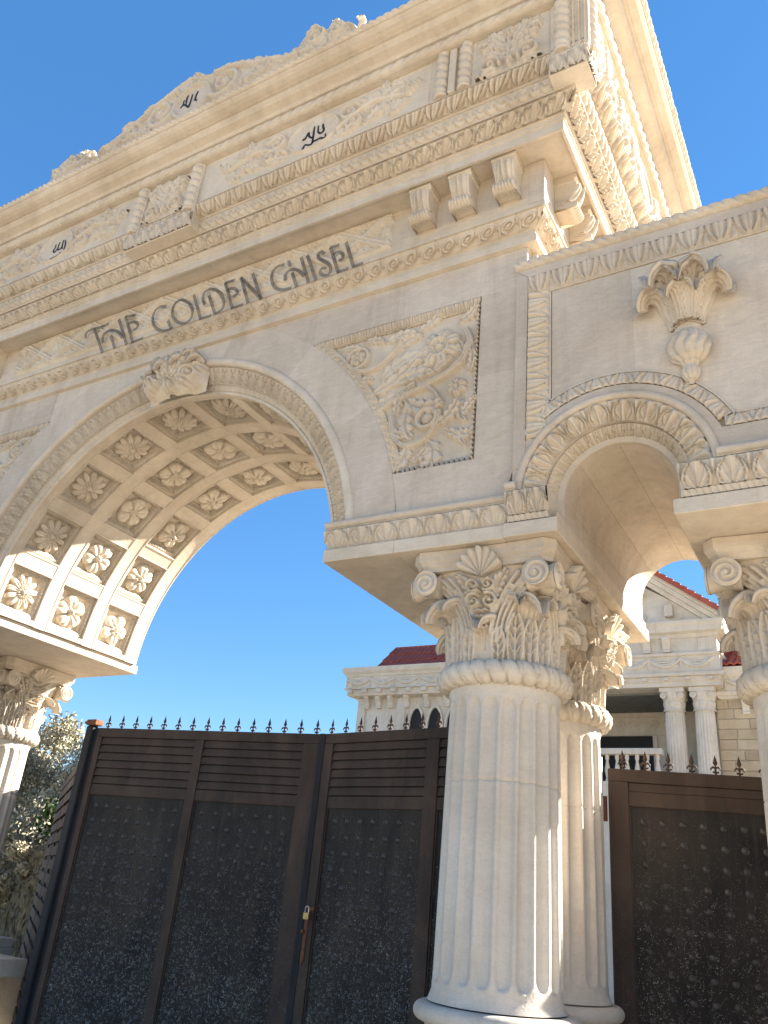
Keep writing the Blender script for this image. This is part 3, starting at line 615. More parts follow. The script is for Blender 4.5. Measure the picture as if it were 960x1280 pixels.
# impost mouldings (acanthus + roll + slab)
def impost(par, x0, x1, y0, zoff=0.0, bead=False, n=None, ret=None):
    z0 = 2.062 + zoff; b = 0.045 if bead else 0.0; zt_ = (2.205 if not bead else 2.262) + zoff * 0
    mb = MB(); L = x1 - x0; n = n or max(2, round(L / 0.185))
    band(mb, run_front(y0, x0, x1, 0.052, zt_ - 0.004, 0.018, z0 + b + 0.006, False), n, 26, 18, f_acan, 0.034)
    mb.add([(x0, y0 - 0.052, zt_), (x0, y0 - 0.018, z0 + b), (x0, y0 + 0.04, z0 + b), (x0, y0 + 0.04, zt_)], [(0, 1, 2, 3)]); mb.add([(x1, y0 - 0.052, zt_), (x1, y0 - 0.018, z0 + b), (x1, y0 + 0.04, z0 + b), (x1, y0 + 0.04, zt_)], [(3, 2, 1, 0)])
    if bead: band(mb, run_front(y0, x0, x1, 0.030, z0 + b, 0.026, z0 + 0.004, False), round(L / 0.035), 8, 7, f_tooth, 0.012)
    put('acanthus_band', mb, M['carved'], par)
    mb = MB(); pr = [(-0.03, zt_), (0.052, zt_), (0.056, zt_ + 0.006)] + [(0.036 + 0.034 * sin(a), zt_ + 0.036 - 0.029 * cos(a)) for a in np.linspace(0.1, pi, 9)] + [(-0.03, zt_ + 0.068)]
    run_poly(mb, pr, x0 - 0.008, x1 + 0.008, y0); put('impost_roll', mb, M['stone'], par)
    return zt_
impost(arch, XC + 1.96, -1.675, YS + 0.012)
impost(arch, -8.30, XC - 1.96, YS + 0.012)
for (x0, x1) in ((XC + 1.965, -1.70), (-8.78, XC - 1.965)):
    mb = MB(); xm = x0 + (x1 - x0) * 0.42
    for a, b in ((x0, xm - 0.001), (xm + 0.001, x1)):
        mb = MB(); mb.box(a, b, 4.075, 6.27, 1.970, 2.059, 0.004); put('impost_slab', mb, M['stone'], arch)
    mb = MB(); 
# attic block with every run of mouldings
attic = [(-0.30, 4.225), (-0.119, 4.238), (-0.085, 4.244), (-0.082, 4.300), (-0.098, 4.306), (-0.098, 4.360), (-0.090, 4.366), (-0.004, 4.452), (0.012, 4.456), (0.012, 4.490), (0.0, 4.496), (0.0, 4.90),
         (0.188, 4.902), (0.190, 4.874), (0.212, 4.874), (0.212, 4.958), (0.224, 4.964), (0.224, 4.998), (0.236, 5.004), (0.236, 5.02), (0.316, 5.120), (0.335, 5.112), (0.335, 5.122), (0.330, 5.126), (0.362, 5.238), (0.374, 5.240), (0.374, 5.266),
         (0.360, 5.270), (0.440, 5.362), (0.455, 5.364), (0.455, 5.372), (0.440, 5.374), (0.440, 5.856), (0.490, 5.858), (0.505, 5.950), (0.535, 5.952), (0.540, 5.960), (0.552, 5.976), (0.580, 5.988), (0.612, 6.000), (0.634, 6.022), (0.642, 6.046), (0.662, 6.046), (0.662, 6.056), (0.690, 6.062), (0.722, 6.076), (0.744, 6.096), (0.754, 6.112), (0.760, 6.112), (0.760, 6.120), (0.75, 6.122), (0.75, 6.185), (0.42, 6.20), (0.0, 6.23)]
mb = MB(); sweep_rect(mb, attic, BX0, BX1, BY0, BY1); mb.box(BX0 + 0.3, BX1 - 0.3, BY0 + 0.3, BY1 - 0.3, 4.26, 6.0)
mb.add([(BX0, BY0, 6.23), (BX1, BY0, 6.23), (BX1, BY1, 6.23), (BX0, BY1, 6.23)], [(0, 1, 2, 3)]); put('attic_block', mb, M['stone'], arch)
def attic_band(name, p1, z1, p2, z2, wu, nu, nv, fn, amp, right=True):
    mb = MB(); LX = BX1 - BX0; LY = BY1 - BY0
    band(mb, run_front(BY0, BX0, BX1, p1, z1, p2, z2), round((LX + 2 * p1) / wu), nu, nv, fn, amp)
    band(mb, run_right(BX1, BY0, BY1, p1, z1, p2, z2), round((LY + 2 * p1) / wu), nu, nv, fn, amp)
    put(name, mb, M['carved'], arch)
attic_band('wave_scroll_band', 0.002, 4.450, -0.086, 4.370, 0.160, 28, 18, f_scroll, 0.026)
attic_band('acanthus_band', 0.314, 5.110, 0.238, 5.022, 0.175, 26, 16, f_acan, 0.040)
attic_band('braid_band', 0.360, 5.236, 0.330, 5.130, 0.165, 22, 14, f_braid, 0.038)
attic_band('egg_band', 0.440, 5.362, 0.364, 5.272, 0.172, 26, 16, f_egg, 0.052)
attic_band('rope_band', 0.506, 5.948, 0.492, 5.862, 0.110, 14, 12, f_rope, 0.036)
attic_band('cornice_rope', 0.752, 6.184, 0.752, 6.120, 0.070, 10, 8, f_ropeb, 0.034)
# bead strip on the corona
# crossed lattice of the frieze
cv = Cv(-7.16, -2.66, 4.525, 4.885, 0.0085); per = 0.968; random.seed(2)
zm, am = 4.705, 0.152
tri = lambda x, ph: zm + am * (1 - 4 * np.abs(((x - ph) / per + 0.0) % 1 - 0.5)) * -1
for ph in (-3.18, -3.18 + per / 2):
    d = np.abs(cv.Z - tri(cv.X, ph)) * 0.86; cv.H = np.maximum(cv.H, np.where(d < 0.027, 0.044 - 0.018 * (d < 0.008), 0))
fr = np.minimum(cv.Z - 4.525, 4.885 - cv.Z); cv.H[fr < 0.020] = 0.036
for i in range(19):
    xq = -3.18 + per / 2 * (i - 8) * 1.0
    for (dx, dz, s_) in ((0.0, 0.105, 1), (0.0, -0.105, 1), (per / 4, 0.0, 0)):
        x = -3.18 - (i * per / 4) + 0; 
for i in range(-1, 20):
    x = -2.70 - i * per / 4; top = i % 2 == 0
    if i % 2 == 0:      # triangles above / below a node, diamonds between nodes
        for sg in (-1, 1): cv.leaf([(x - 0.09 * sg, zm), (x - 0.02 * sg, zm + 0.03), (x + 0.07 * sg, zm + 0.02 * sg)], 0.035, 0.026, 3)
        cv.rosette(x, zm, 0.042, 5, 0.030)
        for sg in (-1, 1):
            for q in (-1, 1): cv.leaf(cv.curve((x, zm + sg * 0.03), pi / 2 * sg + q * 0.5, 0.10, q * 0.8, 6), 0.024, 0.026, 3)
    else:
        for sg in (-1, 1):
            zz = zm + sg * 0.10
            for q in (-1, 1): cv.leaf(cv.curve((x, zz + sg * 0.02), pi / 2 - q * pi / 2 + 0.3 * sg * q, 0.11, 0.7 * q, 6), 0.024, 0.026, 3)
            cv.dome(x, zz, 0.022, 0.03)
cv.H += 0.0012 * rng.randn(*cv.H.shape); fr = np.minimum(fr, np.minimum(cv.X + 7.16, -2.66 - cv.X)); cv.H = np.where(fr < 0.009, -0.004, cv.H); mb = MB(); cv.mesh(mb, front_map(3.998)); put('lattice_frieze', mb, M['carved'], arch)

# consoles
def console_mesh():
    mb = MB(); w_ = 0.105
    pts = [(0.185, 0.345), (0.185, 0.300), (0.165, 0.296), (0.165, 0.268), (0.180, 0.255), (0.178, 0.215), (0.165, 0.170), (0.140, 0.125), (0.115, 0.090), (0.106, 0.078), (0.122, 0.068), (0.150, 0.062), (0.168, 0.040), (0.166, 0.012), (0.145, -0.010), (0.112, -0.016), (0.085, -0.004), (0.045, 0.012), (0.0, 0.015)]
    # resample
    P = np.array(pts); seg = np.hypot(*(P[1:] - P[:-1]).T); c = np.concatenate([[0], np.cumsum(seg)]); t = np.linspace(0, c[-1], 70); pp = np.interp(t, c, P[:, 0]); zz = np.interp(t, c, P[:, 1])
    X = np.linspace(-1, 1, 29); G = np.zeros((70, 29, 3))
    for i in range(70):
        ww = w_ if zz[i] > 0.262 else w_ * (0.76 + 0.14 * abs((zz[i] - 0.13) / 0.13))
        for j, x in enumerate(X):
            h = 0
            if 0.075 < zz[i] < 0.258: v = (zz[i] - 0.075) / 0.18; h = 0.026 * abs(cos(x * pi * 2.5 * (0.6 + 0.4 * v) + (0.4 - v) * abs(x) * 3)) ** 1.0 * (1 - x ** 6) + 0.020 * math.exp(-(x / 0.12) ** 2)
            elif zz[i] < 0.07 and pp[i] > 0.06: h = 0.020 * abs(cos(x * pi * 3.5)) ** 0.8
            G[i, j] = (x * ww, -pp[i] - h, zz[i])
    mb.grid(G, smooth=True)
    for sgn, col in ((-1, 0), (1, -1)):
        S_ = G[:, col]; B = S_.copy(); B[:, 1] = 0.0; mb.grid(np.stack([S_, B], 1), smooth=False)
    for sgn in (-1, 1):       # side scroll lines
        th = np.linspace(0, 4 * pi, 40); r = 0.045 * (1 - th / (4.6 * pi)); mb.tube([(sgn * (w_ * 0.85), -0.098 + a * cos(b), 0.05 + a * sin(b)) for a, b in zip(r, th)], 0.006, 5)
    me = mb.mesh('console'); me.materials.append(M['carved']); return me
cons = console_mesh()
for x in (-2.36, -2.03, -1.685, 2 * XM + 2.36, 2 * XM + 2.03, 2 * XM + 1.685): inst('console', cons, None, arch, (x, 3.999, 4.586)).scale = (0.88, 0.92, 0.91)
for y in (4.30, 4.64, 4.98, 5.42, 5.76, 6.10): inst('console', cons, None, arch, (BX1 + 0.001, y, 4.586), (0, 0, pi / 2)).scale = (0.88, 0.92, 0.91)
# corner frame line on the frieze end
mb = MB(); mb.box(-1.545, -1.432, 3.994, 4.1, 4.50, 4.895); put('frieze_end_slab', mb, M['slab'], arch)

# attic carved panels -------------------------------------------------
PY = 3.558
def foliage_long(c, xc, zc, half, hh, seed):
    random.seed(seed); h = 0.050
    c.H = np.maximum(c.H, 0)
    ex = ((c.X - xc) / 0.245) ** 2 + ((c.Z - zc) / 0.178) ** 2; c.H = np.maximum(c.H, np.where(ex < 1.0, 0.010, 0)); c.H = np.maximum(c.H, np.where((ex > 0.86) & (ex < 1.14), 0.030 * np.sqrt(np.clip(1 - ((ex - 1) / 0.14) ** 2, 0, 1)), 0))
    for sg in (-1, 1):
        A = lambda a: a if sg > 0 else pi - a
        x = lambda d: xc + sg * d
        c.spiral(x(0.36), zc + 0.045, 0.085, A(0.5), 1.5, sg, 0.022, h); c.spiral(x(0.42), zc - 0.085, 0.070, A(3.6), 1.5, -sg, 0.020, h)
        c.stroke([(x(0.26), zc - 0.10), (x(0.40), zc - 0.02), (x(0.56), zc + 0.05), (x(0.72), zc + 0.02), (x(0.86), zc - 0.04)], 0.022, 0.014, h)
        for d, dz, a, L, b, W in [(0.92, 0.06, 2.4, 0.2, 0.8, 0.05), (0.90, -0.08, 3.4, 0.2, 0.8, 0.05), (0.86, 0.0, 0.3, 0.16, 0.5, 0.045), (0.66, 0.12, 1.6, 0.12, -0.6, 0.04), (0.50, -0.14, 0.2, 0.24, 0.5, 0.045), (0.70, -0.12, 0.4, 0.2, -0.6, 0.045), (0.30, 0.09, 0.7, 0.20, -0.9, 0.05), (0.44, 0.0, 0.3, 0.24, 0.8, 0.055), (0.46, 0.06, 1.0, 0.18, -1.3, 0.05), (0.52, -0.05, -0.7, 0.22, 1.1, 0.05), (0.60, 0.05, 0.9, 0.16, -1.0, 0.045), (0.62, 0.02, -0.3, 0.22, 0.7, 0.05), (0.70, -0.03, -0.9, 0.14, 0.9, 0.04), (0.74, 0.02, 0.6, 0.18, -0.8, 0.045), (0.80, -0.02, 0.0, 0.16, 0.6, 0.04), (0.24, -0.14, -0.2, 0.22, 0.5, 0.045), (0.30, 0.15, 0.1, 0.2, -0.5, 0.035), (0.56, 0.10, 0.2, 0.2, -0.6, 0.035)]:
            c.leaf(c.curve((x(d), zc + dz), A(a), L, sg * b, 9), W, h * random.uniform(0.8, 1.15), 3, 0.5)
        c.rosette(x(0.60), zc - 0.06, 0.045, 5, h * 1.1); c.rosette(x(0.78), zc + 0.07, 0.040, 5, h)
def foliage_sq(c, xc, z0, z1, seed, hw_=0.25):
    random.seed(seed); h = 0.050; H_ = z1 - z0
    c.stroke([(xc, z0 + 0.05), (xc, z0 + H_ * 0.8)], 0.020, 0.012, h)
    for sg in (-1, 1):
        A = lambda a: a if sg > 0 else pi - a
        x = lambda d: xc + sg * d * hw_ / 0.25
        c.spiral(x(0.15), z0 + 0.10, 0.075, A(3.4), 1.6, -sg, 0.018, h); c.spiral(x(0.19), z0 + 0.25 * H_ / 0.45 + 0.05, 0.045, A(0.5), 1.4, sg, 0.014, h)
        for d, dz, a, L, b, W in [(0.0, 0.12, 0.9, 0.2, -0.8, 0.045), (0.0, 0.2, 1.1, 0.2, -0.9, 0.045), (0.02, 0.27, 0.7, 0.2, 0.5, 0.045), (0.0, 0.33, 1.0, 0.16, -0.9, 0.04), (0.10, 0.22, 0.2, 0.15, 0.9, 0.04), (0.10, 0.30, 0.9, 0.15, 0.6, 0.04), (0.06, 0.04, 0.0, 0.2, -0.4, 0.035), (0.16, 0.33, 0.2, 0.1, 0.5, 0.03)]:
            c.leaf(c.curve((x(d), z0 + dz * H_ / 0.45), A(a), L, sg * b, 9), W, h * random.uniform(0.8, 1.15), 3, 0.5)
    c.rosette(xc, z0 + H_ * 0.82, 0.05, 6, h * 1.1); c.rosette(xc, z0 + 0.10, 0.035, 5, h * 1.1)
for (x0, x1, xm_) in ((-4.40, -2.19, -3.262), (-7.60, -5.42, -6.41)):
    cv = Cv(min(x0, x1), max(x0, x1), 5.376, 5.854, 0.0085); foliage_long(cv, xm_, 5.615, 1.0, 0.2, 11)
    mb = MB(); cv.mesh(mb, front_map(PY)); put('scroll_panel', mb, M['carved'], arch)
for (x0, x1) in ((-1.835, -1.25), (-5.14, -4.65), (2 * XM + 1.25, 2 * XM + 1.835)):
    a, b = min(x0, x1), max(x0, x1); cv = Cv(a, b, 5.376, 5.854, 0.0075); foliage_sq(cv, (a + b) / 2, 5.38, 5.85, 4)
    mb = MB(); cv.mesh(mb, front_map(PY)); put('flower_panel', mb, M['carved'], arch)
# the same carving on the sunlit return
for (ya, yb) in ((3.62, 4.36), (4.36, 6.0), (6.0, 6.75)):
    cv = Cv(ya, yb, 5.376, 5.854, 0.009); (foliage_sq(cv, (ya + yb) / 2, 5.38, 5.85, 6, (yb - ya) / 2 * 0.85) if yb - ya < 1 else foliage_long(cv, (ya + yb) / 2, 5.615, 1.0, 0.2, 15))
    cv.H *= np.clip(np.minimum(cv.X - ya, yb - cv.X) / 0.03, 0, 1) * np.clip(np.minimum(cv.Z - 5.376, 5.854 - cv.Z) / 0.02, 0, 1)
    mb = MB(); cv.mesh(mb, lambda X, Z, H: np.stack([BX1 + 0.442 + H, X, Z], -1)); put('flower_panel', mb, M['carved'], arch)
# twisted colonnettes
def twist_mesh(hgt, r):
    mb = MB(); nz = 64; na = 28; z = np.linspace(0, hgt, nz); a = np.linspace(0, 2 * pi, na, endpoint=False); Z, A = np.meshgrid(z, a, indexing='ij')
    ph = (Z / 0.085 + A / (2 * pi)) % 1; R = r * (0.72 + 0.34 * np.sin(pi * ph) ** 0.7); mb.grid(np.stack([R * np.cos(A), R * np.sin(A), Z], -1), cv=True); R0 = np.stack([R[0] * np.cos(a), R[0] * np.sin(a), 0 * a], -1); mb.add(R0, [tuple(reversed(range(na)))]); mb.lathe([(r * 0.9, -0.012), (r * 1.08, -0.006), (r * 1.08, 0.010), (r * 0.8, 0.018)], 24); mb.add([(r * 0.9 * cos(t), r * 0.9 * sin(t), -0.012) for t in a], [tuple(range(na))])
    return mb
tw = twist_mesh(0.466, 0.052).mesh('twisted_colonnette'); tw.materials.append(M['carved']); tw2 = twist_mesh(0.536, 0.060).mesh('twisted_colonnette'); tw2.materials.append(M['carved'])
for x in (-2.085, -1.895):
    for X in (x, 2 * XM - x): inst('twisted_colonnette', tw, None, arch, (X, 3.562, 5.390))
for x in (-4.56, -5.24): inst('twisted_colonnette', tw2, None, arch, (x, 3.556, 5.318))
for x in (-1.150, 2 * XM + 1.150): inst('twisted_colonnette', tw2, None, arch, (x, 3.556, 5.318))
inst('twisted_colonnette', tw2, None, arch, (-0.99, 3.64, 5.318)); inst('twisted_colonnette', tw2, None, arch, (-0.99, 6.76, 5.318))
for a, b in ((-2.018, -1.962), (2 * XM + 1.962, 2 * XM + 2.018)):
    mb = MB(); mb.box(a, b, 3.525, 3.60, 5.374, 5.854, 0.006); put('pilaster_strip', mb, M['stone'], arch)
for (a, b, y0, y1) in ((-1.235, -0.965, 3.545, 3.74), (2 * XM + 0.965, 2 * XM + 1.235, 3.545, 3.74), (-5.31, -5.17, 3.540, 3.60), (-4.62, -4.48, 3.540, 3.60), (-1.235, -0.965, 6.66, 6.85)):
    mb = MB(); mb.box(a, b, y0, y1, 5.302, 5.854, 0.005); put('pilaster', mb, M['stone'], arch)
# bead strings on the corner pilaster
mb = MB()
for x in (-1.070, -1.030, -0.990):
    for i in range(23): 
        z = 5.32 + i * 0.0235; mb.add([(x + 0.011 * cos(t) , 3.545 - 0.010, z + 0.011 * sin(t)) for t in np.linspace(0, 2 * pi, 6, endpoint=False)] + [(x, 3.525, z)] + [(x + 0.011 * cos(t), 3.547, z + 0.011 * sin(t)) for t in np.linspace(0, 2 * pi, 6, endpoint=False)], [(i_, (i_ + 1) % 6, 6) for i_ in range(6)] + [(i_, 7 + i_, 7 + (i_ + 1) % 6, (i_ + 1) % 6) for i_ in range(6)], True)
put('bead_string', mb, M['carved'], arch, kind='stuff')
# plinth blocks under the pilasters
for (a, b, y0, y1) in ((-1.250, -0.980, 3.548, 3.76), (2 * XM + 0.98, 2 * XM + 1.25, 3.548, 3.76), (-5.31, -4.48, 3.548, 3.75), (-1.250, -0.980, 6.64, 6.852)):
    mb = MB(); mb.box(a, b, y0, y1, 5.118, 5.300, 0.006); mb.box(a - 0.012, b + 0.012, y0 - 0.012, y1 + 0.012, 5.276, 5.306, 0.004)
    if y0 < 5: band(mb, run_front(y0, a + 0.006, b - 0.006, 0.016, 5.272, 0.002, 5.125, False), max(2, round((b - a) / 0.16)), 22, 16, f_acan, 0.030)
    if b > -1: band(mb, run_right(b, y0 + 0.006, y1 - 0.006, 0.016, 5.272, 0.002, 5.125, False), 2, 14, 12, f_acan, 0.030)
    put('pilaster_plinth', mb, M['carved'], arch)
# crest
cr = [(-7.22, 6.30), (-7.12, 6.55), (-7.05, 6.86), (-6.98, 7.03), (-6.93, 7.10), (-6.82, 7.125), (-6.70, 7.12), (-6.57, 7.07), (-6.48, 6.98), (-6.38, 6.90), (-6.28, 6.88), (-6.18, 6.96), (-6.03, 7.06), (-5.87, 7.13), (-5.74, 7.20), (-5.62, 7.22), (-5.54, 7.24), (-5.50, 7.32), (-5.42, 7.36), (-5.26, 7.42), (-5.11, 7.46), (-4.98, 7.42), (-4.86, 7.34), (-4.78, 7.32), (-4.70, 7.35), (-4.60, 7.36), (-4.50, 7.32), (-4.30, 7.22), (-4.10, 7.12), (-3.95, 7.03), (-3.80, 7.0), (-3.70, 7.0), (-3.65, 7.04), (-3.61, 7.13), (-3.54, 7.19), (-3.46, 7.17), (-3.39, 7.09), (-3.35, 7.04), (-3.32, 7.13), (-3.27, 7.12), (-3.20, 7.06), (-3.10, 6.99), (-3.02, 6.88), (-2.95, 6.70), (-2.88, 6.40), (-2.80, 6.25)]
cx_, cz_ = np.array(cr).T; cv = Cv(-7.22, -2.80, 6.20, 7.50, 0.011); random.seed(9); h = 0.055
ZB = 6.88
cv.rosette(-4.97, 7.335, 0.10, 9, h)
for sg in (-1, 1):
    A = lambda a: a if sg > 0 else pi - a
    x = lambda d: -4.97 + sg * d
    cv.spiral(x(0.42), 7.05, 0.19, A(2.6), 1.8, sg, 0.040, h); cv.spiral(x(0.86), 6.98, 0.13, A(2.4), 1.7, -sg, 0.032, h)
    cv.spiral(x(1.50), 7.03, 0.11, A(2.4), 1.8, -sg, 0.030, h); cv.spiral(x(1.76), 6.98, 0.09, A(0.4), 1.6, sg, 0.026, h); cv.spiral(x(1.98), 6.90, 0.08, A(0.4), 1.4, sg, 0.024, h)
    cv.stroke([(x(0.25), 7.28), (x(0.5), 7.25), (x(0.75), 7.12), (x(1.0), 7.0), (x(1.2), 6.92), (x(1.5), 6.86)], 0.03, 0.025, h)
    for i in range(9):
        d = 0.55 + 0.16 * i; cv.leaf(cv.curve((x(d), 6.86 + 0.02 * (i % 3)), A(1.0), 0.24, -sg * 1.3, 8), 0.055, h * random.uniform(0.7, 1), 4, 0.5)
        cv.leaf(cv.curve((x(d), 6.72), A(0.8), 0.22, -sg * 1.0, 8), 0.05, h * 0.8, 4, 0.5)
# cartouche oval
ex = ((cv.X + 4.965) / 0.235) ** 2 + ((cv.Z - 7.00) / 0.215) ** 2; cv.H = np.where(ex < 0.80, 0.020, cv.H); cv.H = np.where((ex >= 0.80) & (ex < 1.25), 0.045 * np.sqrt(np.clip(1 - ((ex - 1.02) / 0.24) ** 2, 0, 1)) + 0.015, cv.H)
top = np.interp(cv.x, cx_, cz_) + 0.012 * np.abs(np.sin(cv.x * 34)); V = np.linspace(0, 1, 110); X2, V2 = np.meshgrid(cv.x, V, indexing='ij'); Z2 = 6.20 + V2 * (top[:, None] - 6.20)
j = np.clip(np.round((Z2 - 6.20) / (7.50 - 6.20) * cv.nz).astype(int), 0, cv.nz); Hs = cv.H[np.arange(len(cv.x))[:, None], j]
d = (top[:, None] - Z2); Hs = Hs * np.clip(d / 0.04, 0, 1) + 0.022 * np.sqrt(np.clip(1 - ((d - 0.025) / 0.025) ** 2, 0, 1))
mb = MB(); F = np.stack([X2, 3.60 - Hs, Z2], -1); B = np.stack([X2[:, ::-1][:, :1] + 0 * X2[:, :1], 3.76 + 0 * X2[:, :1], Z2[:, -1:]], -1); B0 = np.stack([X2[:, :1], 3.76 + 0 * X2[:, :1], Z2[:, :1]], -1)
mb.grid(np.concatenate([F, B, B0], 1), smooth=True, flip=True); mb.add(F[0], [tuple(range(110))]); put('crest', mb, M['carved'], arch)
for i, (x, z) in enumerate(((-3.30, 7.11), (-2.99 - 0.05, 6.98), (-6.60, 7.07), (-6.50, 7.02))):      # upright tips of the end acroteria
    me = curl_leaf(0.09, 0.07, 0.6).mesh('leaf_tip'); inst('leaf_tip', me, M['carved'], arch, (x, 3.63, z - 0.02), (0.1, 0.5 if i % 2 else 0.1, 0))
# painted inscriptions
ARAB = [[[[-3.408,5.664],[-3.416,5.689],[-3.396,5.671],[-3.386,5.694],[-3.364,5.749],[-3.36,5.705],[-3.345,5.673],[-3.307,5.649]],[[-3.312,5.788],[-3.311,5.719],[-3.308,5.654],[-3.307,5.582]],[[-3.272,5.775],[-3.267,5.696],[-3.239,5.666],[-3.213,5.668],[-3.203,5.695],[-3.226,5.758],[-3.22,5.771]],[[-3.182,5.636],[-3.173,5.586],[-3.202,5.591],[-3.231,5.61],[-3.256,5.602],[-3.276,5.602],[-3.304,5.604],[-3.313,5.576],[-3.34,5.579],[-3.385,5.606]],[[-3.385,5.606],[-3.397,5.572],[-3.414,5.534]],[[-3.194,5.559],[-3.186,5.55]]],[[[-4.872,7.054],[-4.886,7.003],[-4.887,6.953],[-4.883,6.929],[-4.853,6.911]],[[-4.943,7.046],[-4.945,6.963],[-4.95,6.879],[-4.957,6.868],[-5.005,6.928],[-5.046,6.954],[-5.073,6.918]],[[-5.005,7.067],[-5.015,7.018],[-5.005,6.939]],[[-5.048,7.014],[-5.049,6.963]]],[[[-6.399,5.753],[-6.372,5.702],[-6.363,5.638],[-6.368,5.613]],[[-6.426,5.764],[-6.416,5.679],[-6.398,5.632]],[[-6.476,5.757],[-6.484,5.699],[-6.472,5.647],[-6.433,5.645],[-6.416,5.679]],[[-6.531,5.751],[-6.529,5.696],[-6.548,5.677],[-6.528,5.635],[-6.498,5.637],[-6.496,5.67]],[[-6.372,5.565],[-6.388,5.548],[-6.408,5.543],[-6.441,5.568],[-6.48,5.553],[-6.52,5.559],[-6.528,5.548],[-6.553,5.564]],[[-6.415,5.598],[-6.41,5.546]]]]
for strokes, (f_, y) in zip(ARAB, ((3.545 / 3.6, 3.545), (3.574 / 3.54, 3.574), (3.545 / 3.6, 3.545))):
    mb = MB()
    for s_ in strokes:
        P = np.array(s_) * f_; n_ = len(P)
        if n_ > 2:
            t = np.arange(n_); tt = np.linspace(0, n_ - 1, n_ * 4); P = np.stack([np.interp(tt, t, P[:, 0]), np.interp(tt, t, P[:, 1])], 1)
            for _ in range(3): P[1:-1] = (P[:-2] + 2 * P[1:-1] + P[2:]) / 4
        q = len(P); w_ = 0.0050 + 0.0055 * np.abs(np.sin(np.linspace(0.4, 2.6, q)))
        T = np.gradient(P, axis=0); T /= np.maximum(np.linalg.norm(T, axis=1, keepdims=True), 1e-9); Nn = np.stack([-T[:, 1], T[:, 0]], 1)
        a = P + Nn * w_[:, None]; b = P - Nn * w_[:, None]
        G = np.stack([np.stack([a[:, 0], np.full(q, y + .006), a[:, 1]], 1), np.stack([a[:, 0], np.full(q, y), a[:, 1]], 1), np.stack([b[:, 0], np.full(q, y), b[:, 1]], 1), np.stack([b[:, 0], np.full(q, y + .006), b[:, 1]], 1)], 1); mb.grid(G, smooth=False)
    put('inscription', mb, M['ink'], arch)

# ================================================================== SIGN LETTERS
sign = thing('lettering_sign', (-4.5, 3.97, 4.40), 'dark grey see-through letters reading THE GOLDEN CHISEL along the frieze', 'sign')
LET = [["T",[[[-6.008,4.761],[-5.766,4.394]],[[-6.093,4.665],[-6.12,4.73],[-6.075,4.762],[-5.977,4.751],[-5.863,4.745],[-5.803,4.758]]]],["H",[[[-5.721,4.592],[-5.605,4.401]],[[-5.67,4.768],[-5.444,4.393]],[[-5.798,4.524],[-5.839,4.604],[-5.814,4.652],[-5.743,4.659],[-5.649,4.621],[-5.575,4.556],[-5.529,4.495]]]],["E",[[[-5.58,4.768],[-5.368,4.396]],[[-5.588,4.766],[-5.439,4.742]],[[-5.517,4.652],[-5.461,4.669],[-5.392,4.643],[-5.354,4.592],[-5.364,4.558],[-5.408,4.556]],[[-5.386,4.398],[-5.236,4.412]]]],["G",[[[-5.038,4.712],[-5.121,4.742],[-5.181,4.713],[-5.188,4.622],[-5.143,4.523],[-5.057,4.443],[-4.97,4.409],[-4.874,4.412]],[[-4.966,4.528],[-4.894,4.415]]]],["O",[[[-4.858,4.734],[-4.932,4.719],[-4.95,4.637],[-4.9,4.525],[-4.801,4.44],[-4.711,4.414],[-4.659,4.457],[-4.672,4.554],[-4.742,4.66],[-4.858,4.734]]]],["L",[[[-4.707,4.736],[-4.548,4.411]],[[-4.558,4.411],[-4.423,4.409]]]],["D",[[[-4.51,4.662],[-4.384,4.413]],[[-4.531,4.564],[-4.584,4.641],[-4.582,4.723],[-4.515,4.739],[-4.422,4.691],[-4.338,4.597],[-4.293,4.492],[-4.308,4.422],[-4.386,4.41]]]],["E",[[[-4.34,4.742],[-4.188,4.406]],[[-4.35,4.742],[-4.229,4.735]],[[-4.298,4.642],[-4.255,4.653],[-4.197,4.626],[-4.164,4.579],[-4.172,4.543],[-4.212,4.547]],[[-4.201,4.408],[-4.068,4.41]]]],["N",[[[-4.162,4.737],[-4.016,4.406]],[[-4.17,4.747],[-3.873,4.401]],[[-4.033,4.737],[-3.872,4.394]]]],["C",[[[-3.692,4.707],[-3.768,4.723],[-3.814,4.675],[-3.807,4.584],[-3.754,4.483],[-3.671,4.424],[-3.567,4.418]]]],["H",[[[-3.59,4.587],[-3.512,4.405]],[[-3.651,4.736],[-3.62,4.661]],[[-3.52,4.725],[-3.394,4.406]],[[-3.643,4.515],[-3.662,4.588],[-3.623,4.627],[-3.551,4.607],[-3.489,4.55],[-3.45,4.487]]]],["I",[[[-3.461,4.728],[-3.322,4.405]]]],["S",[[[-3.278,4.667],[-3.317,4.713],[-3.349,4.698],[-3.34,4.65],[-3.283,4.598],[-3.214,4.539],[-3.181,4.462],[-3.208,4.415],[-3.27,4.438],[-3.302,4.491],[-3.28,4.523],[-3.234,4.5]]]],["E",[[[-3.226,4.716],[-3.11,4.409]],[[-3.237,4.717],[-3.14,4.71]],[[-3.19,4.624],[-3.147,4.641],[-3.101,4.611],[-3.082,4.567],[-3.091,4.534],[-3.125,4.542]],[[-3.122,4.411],[-3.013,4.419]]]],["L",[[[-3.077,4.717],[-2.97,4.417]],[[-2.978,4.417],[-2.88,4.422]]]]]
